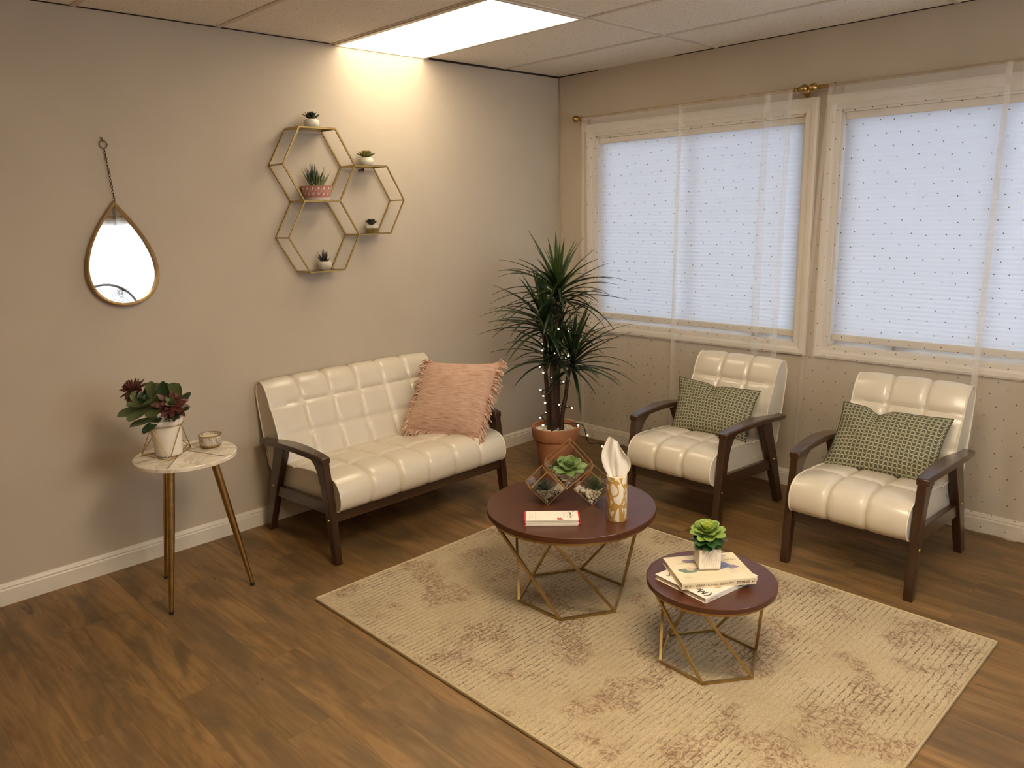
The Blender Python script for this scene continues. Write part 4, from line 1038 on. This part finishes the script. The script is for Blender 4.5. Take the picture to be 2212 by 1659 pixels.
def books():
    t, w, d = book('white paperback with black script lettering, lower of the two books', (-2.036, -2.458), (-1.772, -2.4985), (-2.004, -2.236), SZ, .018, COV2)
    t2, w2, d2 = book('cream hardcover book with printed spine, upper of the two books', (-2.040, -2.370), (-1.832, -2.5265), (-1.921, -2.2075), SZ+.0182, .0235, COV1)
    # lower book: its cover lettering runs upside down along the left side
    z = .0182
    b = MB()
    M = frame_of((.046, .006, z), (0, 1, 0), (-1, 0, 0))
    st = lambda p, w_=.0042: stroke(b, M, p, w_)
    st([(.012, .034), (.004, .022), (.004, .010), (.010, .0)])                                       # (
    st([(.018, .004), (.022, .030), (.030, .010), (.040, .032), (.042, .004)])                      # M
    st([(.055, .018), (.048, .012), (.052, .004), (.060, .008), (.060, .016), (.054, .018)])        # o
    st([(.078, .016), (.068, .014), (.068, .005), (.078, .008), (.080, .032), (.080, .004)])        # d
    M = frame_of((.050, .112, z), (0, 1, 0), (-1, 0, 0))
    st([(.014, .034), (.006, .022), (.006, .010), (.012, .0)])
    st([(.028, .018), (.020, .014), (.020, .005), (.028, .008), (.030, .018), (.031, .004)], .0038)
    st([(.046, .018), (.038, .014), (.038, .006), (.046, .009), (.047, .018), (.046, -.008), (.038, -.008)], .0038)
    st([(.054, .010), (.062, .013), (.060, .019), (.054, .014), (.056, .005), (.064, .006)], .0038)
    st([(.082, .028), (.074, .026), (.074, .018), (.082, .012), (.078, .003), (.070, .005)], .0038)
    b.build('title_lettering', INK, t, smooth=False)
    b = MB(); M = frame_of((.012, -.0003, .0045), (1, 0, 0), (0, 0, 1))
    for k in range(11): stroke(b, M, [(.005*k, 0), (.005*k+.002, .006), (.005*k+.0035, .001)], .0007, 2)
    M = frame_of((.165, -.0003, .004), (1, 0, 0), (0, 0, 1))
    for q in ([(0, .001), (.004, .010), (.008, .003), (.012, .010), (.014, .001)], [(.018, .004), (.022, .008), (.022, .001), (.018, .003)], [(.026, .001), (.028, .010), (.032, .002)], [(.036, .008), (.040, .002), (.044, .009)]): stroke(b, M, q, .0022)
    b.build('spine_lettering', INK, t, smooth=False)
    b = MB(); M = frame_of((w-.02, d-.05, z), (-1, 0, 0), (0, -1, 0)); stroke(b, M, [(0, 0), (.008, .006), (.004, -.004), (.014, .002)], .001); stroke(b, M, [(.002, -.012), (.01, -.016), (.016, -.012)], .001); b.build('cover_mark', GREYINK, t, smooth=False)
    b = MB(); M = frame_of((.105, .03, z), (1, 0, 0), (0, 1, 0)); b.add([M @ Vector((.024*math.cos(2*PI*i/20), .010*math.sin(2*PI*i/20), .0001)) for i in range(20)], [tuple(range(20))]); b.build('cover_photo', mat('tan_print', (.40, .26, .13), .5), t, smooth=False)
    # upper book
    th = .0235; zt = th+.0003
    text_mesh('HIGH VIBRATIONAL BEAUTY', .0132, mat('brown_ink', (.10, .055, .02), .5), t2, frame_of((.010, -.0004, .0066), (1, 0, 0), (0, 0, 1)), 'spine_title')
    BI = bpy.data.materials['brown_ink']
    b = MB()
    for zz in (.0075, .0125):
        for k in range(9): b.box((.192+k*.0050, -.0006, zz), (.192+k*.0050+.0036, -.0001, zz+.0032))
    b.box((w2-.016, -.0006, .008), (w2-.012, -.0001, .013)); b.box((w2-.0075, -.0006, .004), (w2-.0068, -.0001, .019))
    b.build('spine_subtitle', BI, t2, smooth=False)
    O = mat('olive_ink', (.30, .22, .06), .5)
    text_mesh('HIGH VIBRATIONAL BEAUTY', .0165, O, t2, frame_of((w2-.012, d2-.050, zt), (-1, 0, 0), (0, -1, 0)), 'cover_title')
    blobs = [((.058, .088), (.034, .022), (.16, .21, .16), 0), ((.064, .098), (.016, .012), (.55, .42, .28), .3), ((.085, .155), (.030, .012), (.20, .16, .20), .2), ((.178, .108), (.033, .030), (.13, .14, .24), .6), ((.215, .090), (.018, .013), (.25, .19, .22), .5), ((.165, .172), (.026, .014), (.50, .46, .52), .1), ((.205, .180), (.020, .010), (.52, .47, .50), .2)]
    for i, ((cx, cy), (a, c), co, ph) in enumerate(blobs):
        b = MB(); b.add([(cx+a*(1+.22*math.sin(3*q+ph*5))*math.cos(q), cy+c*(1+.25*math.cos(2*q+ph*9))*math.sin(q), zt+.00015*(i+1)*.3) for q in [2*PI*k/24 for k in range(24)]], [tuple(range(24))]); b.build('cover_picture', mat('print_tint', co, .45, var=.2, vscale=60), t2, smooth=False)
    b = MB()
    for (cx, cy, n) in ((.026, .030, 4), (.194, .045, 4)):
        for k in range(n): b.box((cx+k*.0055, cy, zt-.0002), (cx+k*.0055+.0008, cy+.024, zt+.0001))
    b.build('cover_small_print', GREYINK, t2, smooth=False)
books()
def cube_plant():
    rr = random.Random(14); z0 = SZ+.0182+.0235+.0004; FL = Vector((-1.922, -2.354, z0)); FR = Vector((-1.875, -2.410, z0)); ex = (FR-FL).normalized(); ey = Vector((-ex.y, ex.x, 0)); ey = ey if ey.dot(Vector((1, 1, 0))) > 0 else -ey
    s = .074; c = FL+ex*s/2+ey*s/2; t = thing('potted_succulent', 'bright green succulent in a white embossed cube pot on the two books', 'plant', c, math.atan2(ex.y, ex.x)+R(7))
    h = s/2; H_ = .076; b = MB(); z1 = .003
    b.box((-h, -h, z1), (h, h, z1+.006)); w = .004
    for q in (((-h, -h), (h, -h+w)), ((-h, h-w), (h, h)), ((-h, -h+w), (-h+w, h-w)), ((h-w, -h+w), (h, h-w))): b.box((*q[0], z1), (*q[1], H_))
    for fx in (-1, 1):
        for fy in (-1, 1): b.lathe([(.0001, 0), (.003, 0), (.003, .0035), (.0001, .0035)], 8, (fx*(h-.006), fy*(h-.006), 0))
    pot = b.build('pot', CERAM, t, smooth=False, bevel=.0012)
    b = MB()
    for (o, ux) in ((Vector((0, -h, 0)), Vector((1, 0, 0))), (Vector((-h, 0, 0)), Vector((0, 1, 0)))):
        nn = Vector((0, -1, 0)) if ux.x else Vector((-1, 0, 0))
        for i in range(4):
            for j in range(4):
                cx = (i-1.5)*.0165+(0 if j % 2 else .008); cz = .012+j*.0165
                if abs(cx) > h-.008: continue
                for k in (1, .62, .3):
                    b.tube([o+nn*.0004+ux*(cx+k*.0078*math.sin(2*PI*q/14)*(.6+.4*math.cos(2*PI*q/28)))+U_*(cz+.0085+k*.0088*math.cos(2*PI*q/14)) for q in range(14)], .0009, 4, closed=True)
    b.build('embossed_pattern', CERAM, pot)
    b = MB(); pebbles(b, (0, 0, .066), .033, 60, .005, rr); o = b.build('pebbles', PEBBLE, t); o['kind'] = 'stuff'
    b = MB(); rosette(b, (0, 0, .118), .062, 5, .038, .006, rr, (2, 74), .14, [0, 0, 0, 1, 1], 8, axis=(-.12, -.22, 1), belly=.62, tip=.5)
    rosette(b, (0, 0, .108), .064, 2, .040, .006, rr, (-10, 8), -.04, [2, 2], 8, belly=.62, tip=.5); rosette(b, (.002, -.002, .097), .056, 2, .036, .006, rr, (-17, -4), -.06, [2, 2], 7, belly=.62, tip=.5); b.tube([(0, 0, .06), (0, 0, .12)], .005, 8, 2)
    b.build('leaves', [SUCC_G2, SUCC_L, SUCC_F], t)
SUCC_G2 = mat('leaf_fresh_green', (.20, .29, .055), .42, var=.2, vscale=25)
cube_plant()
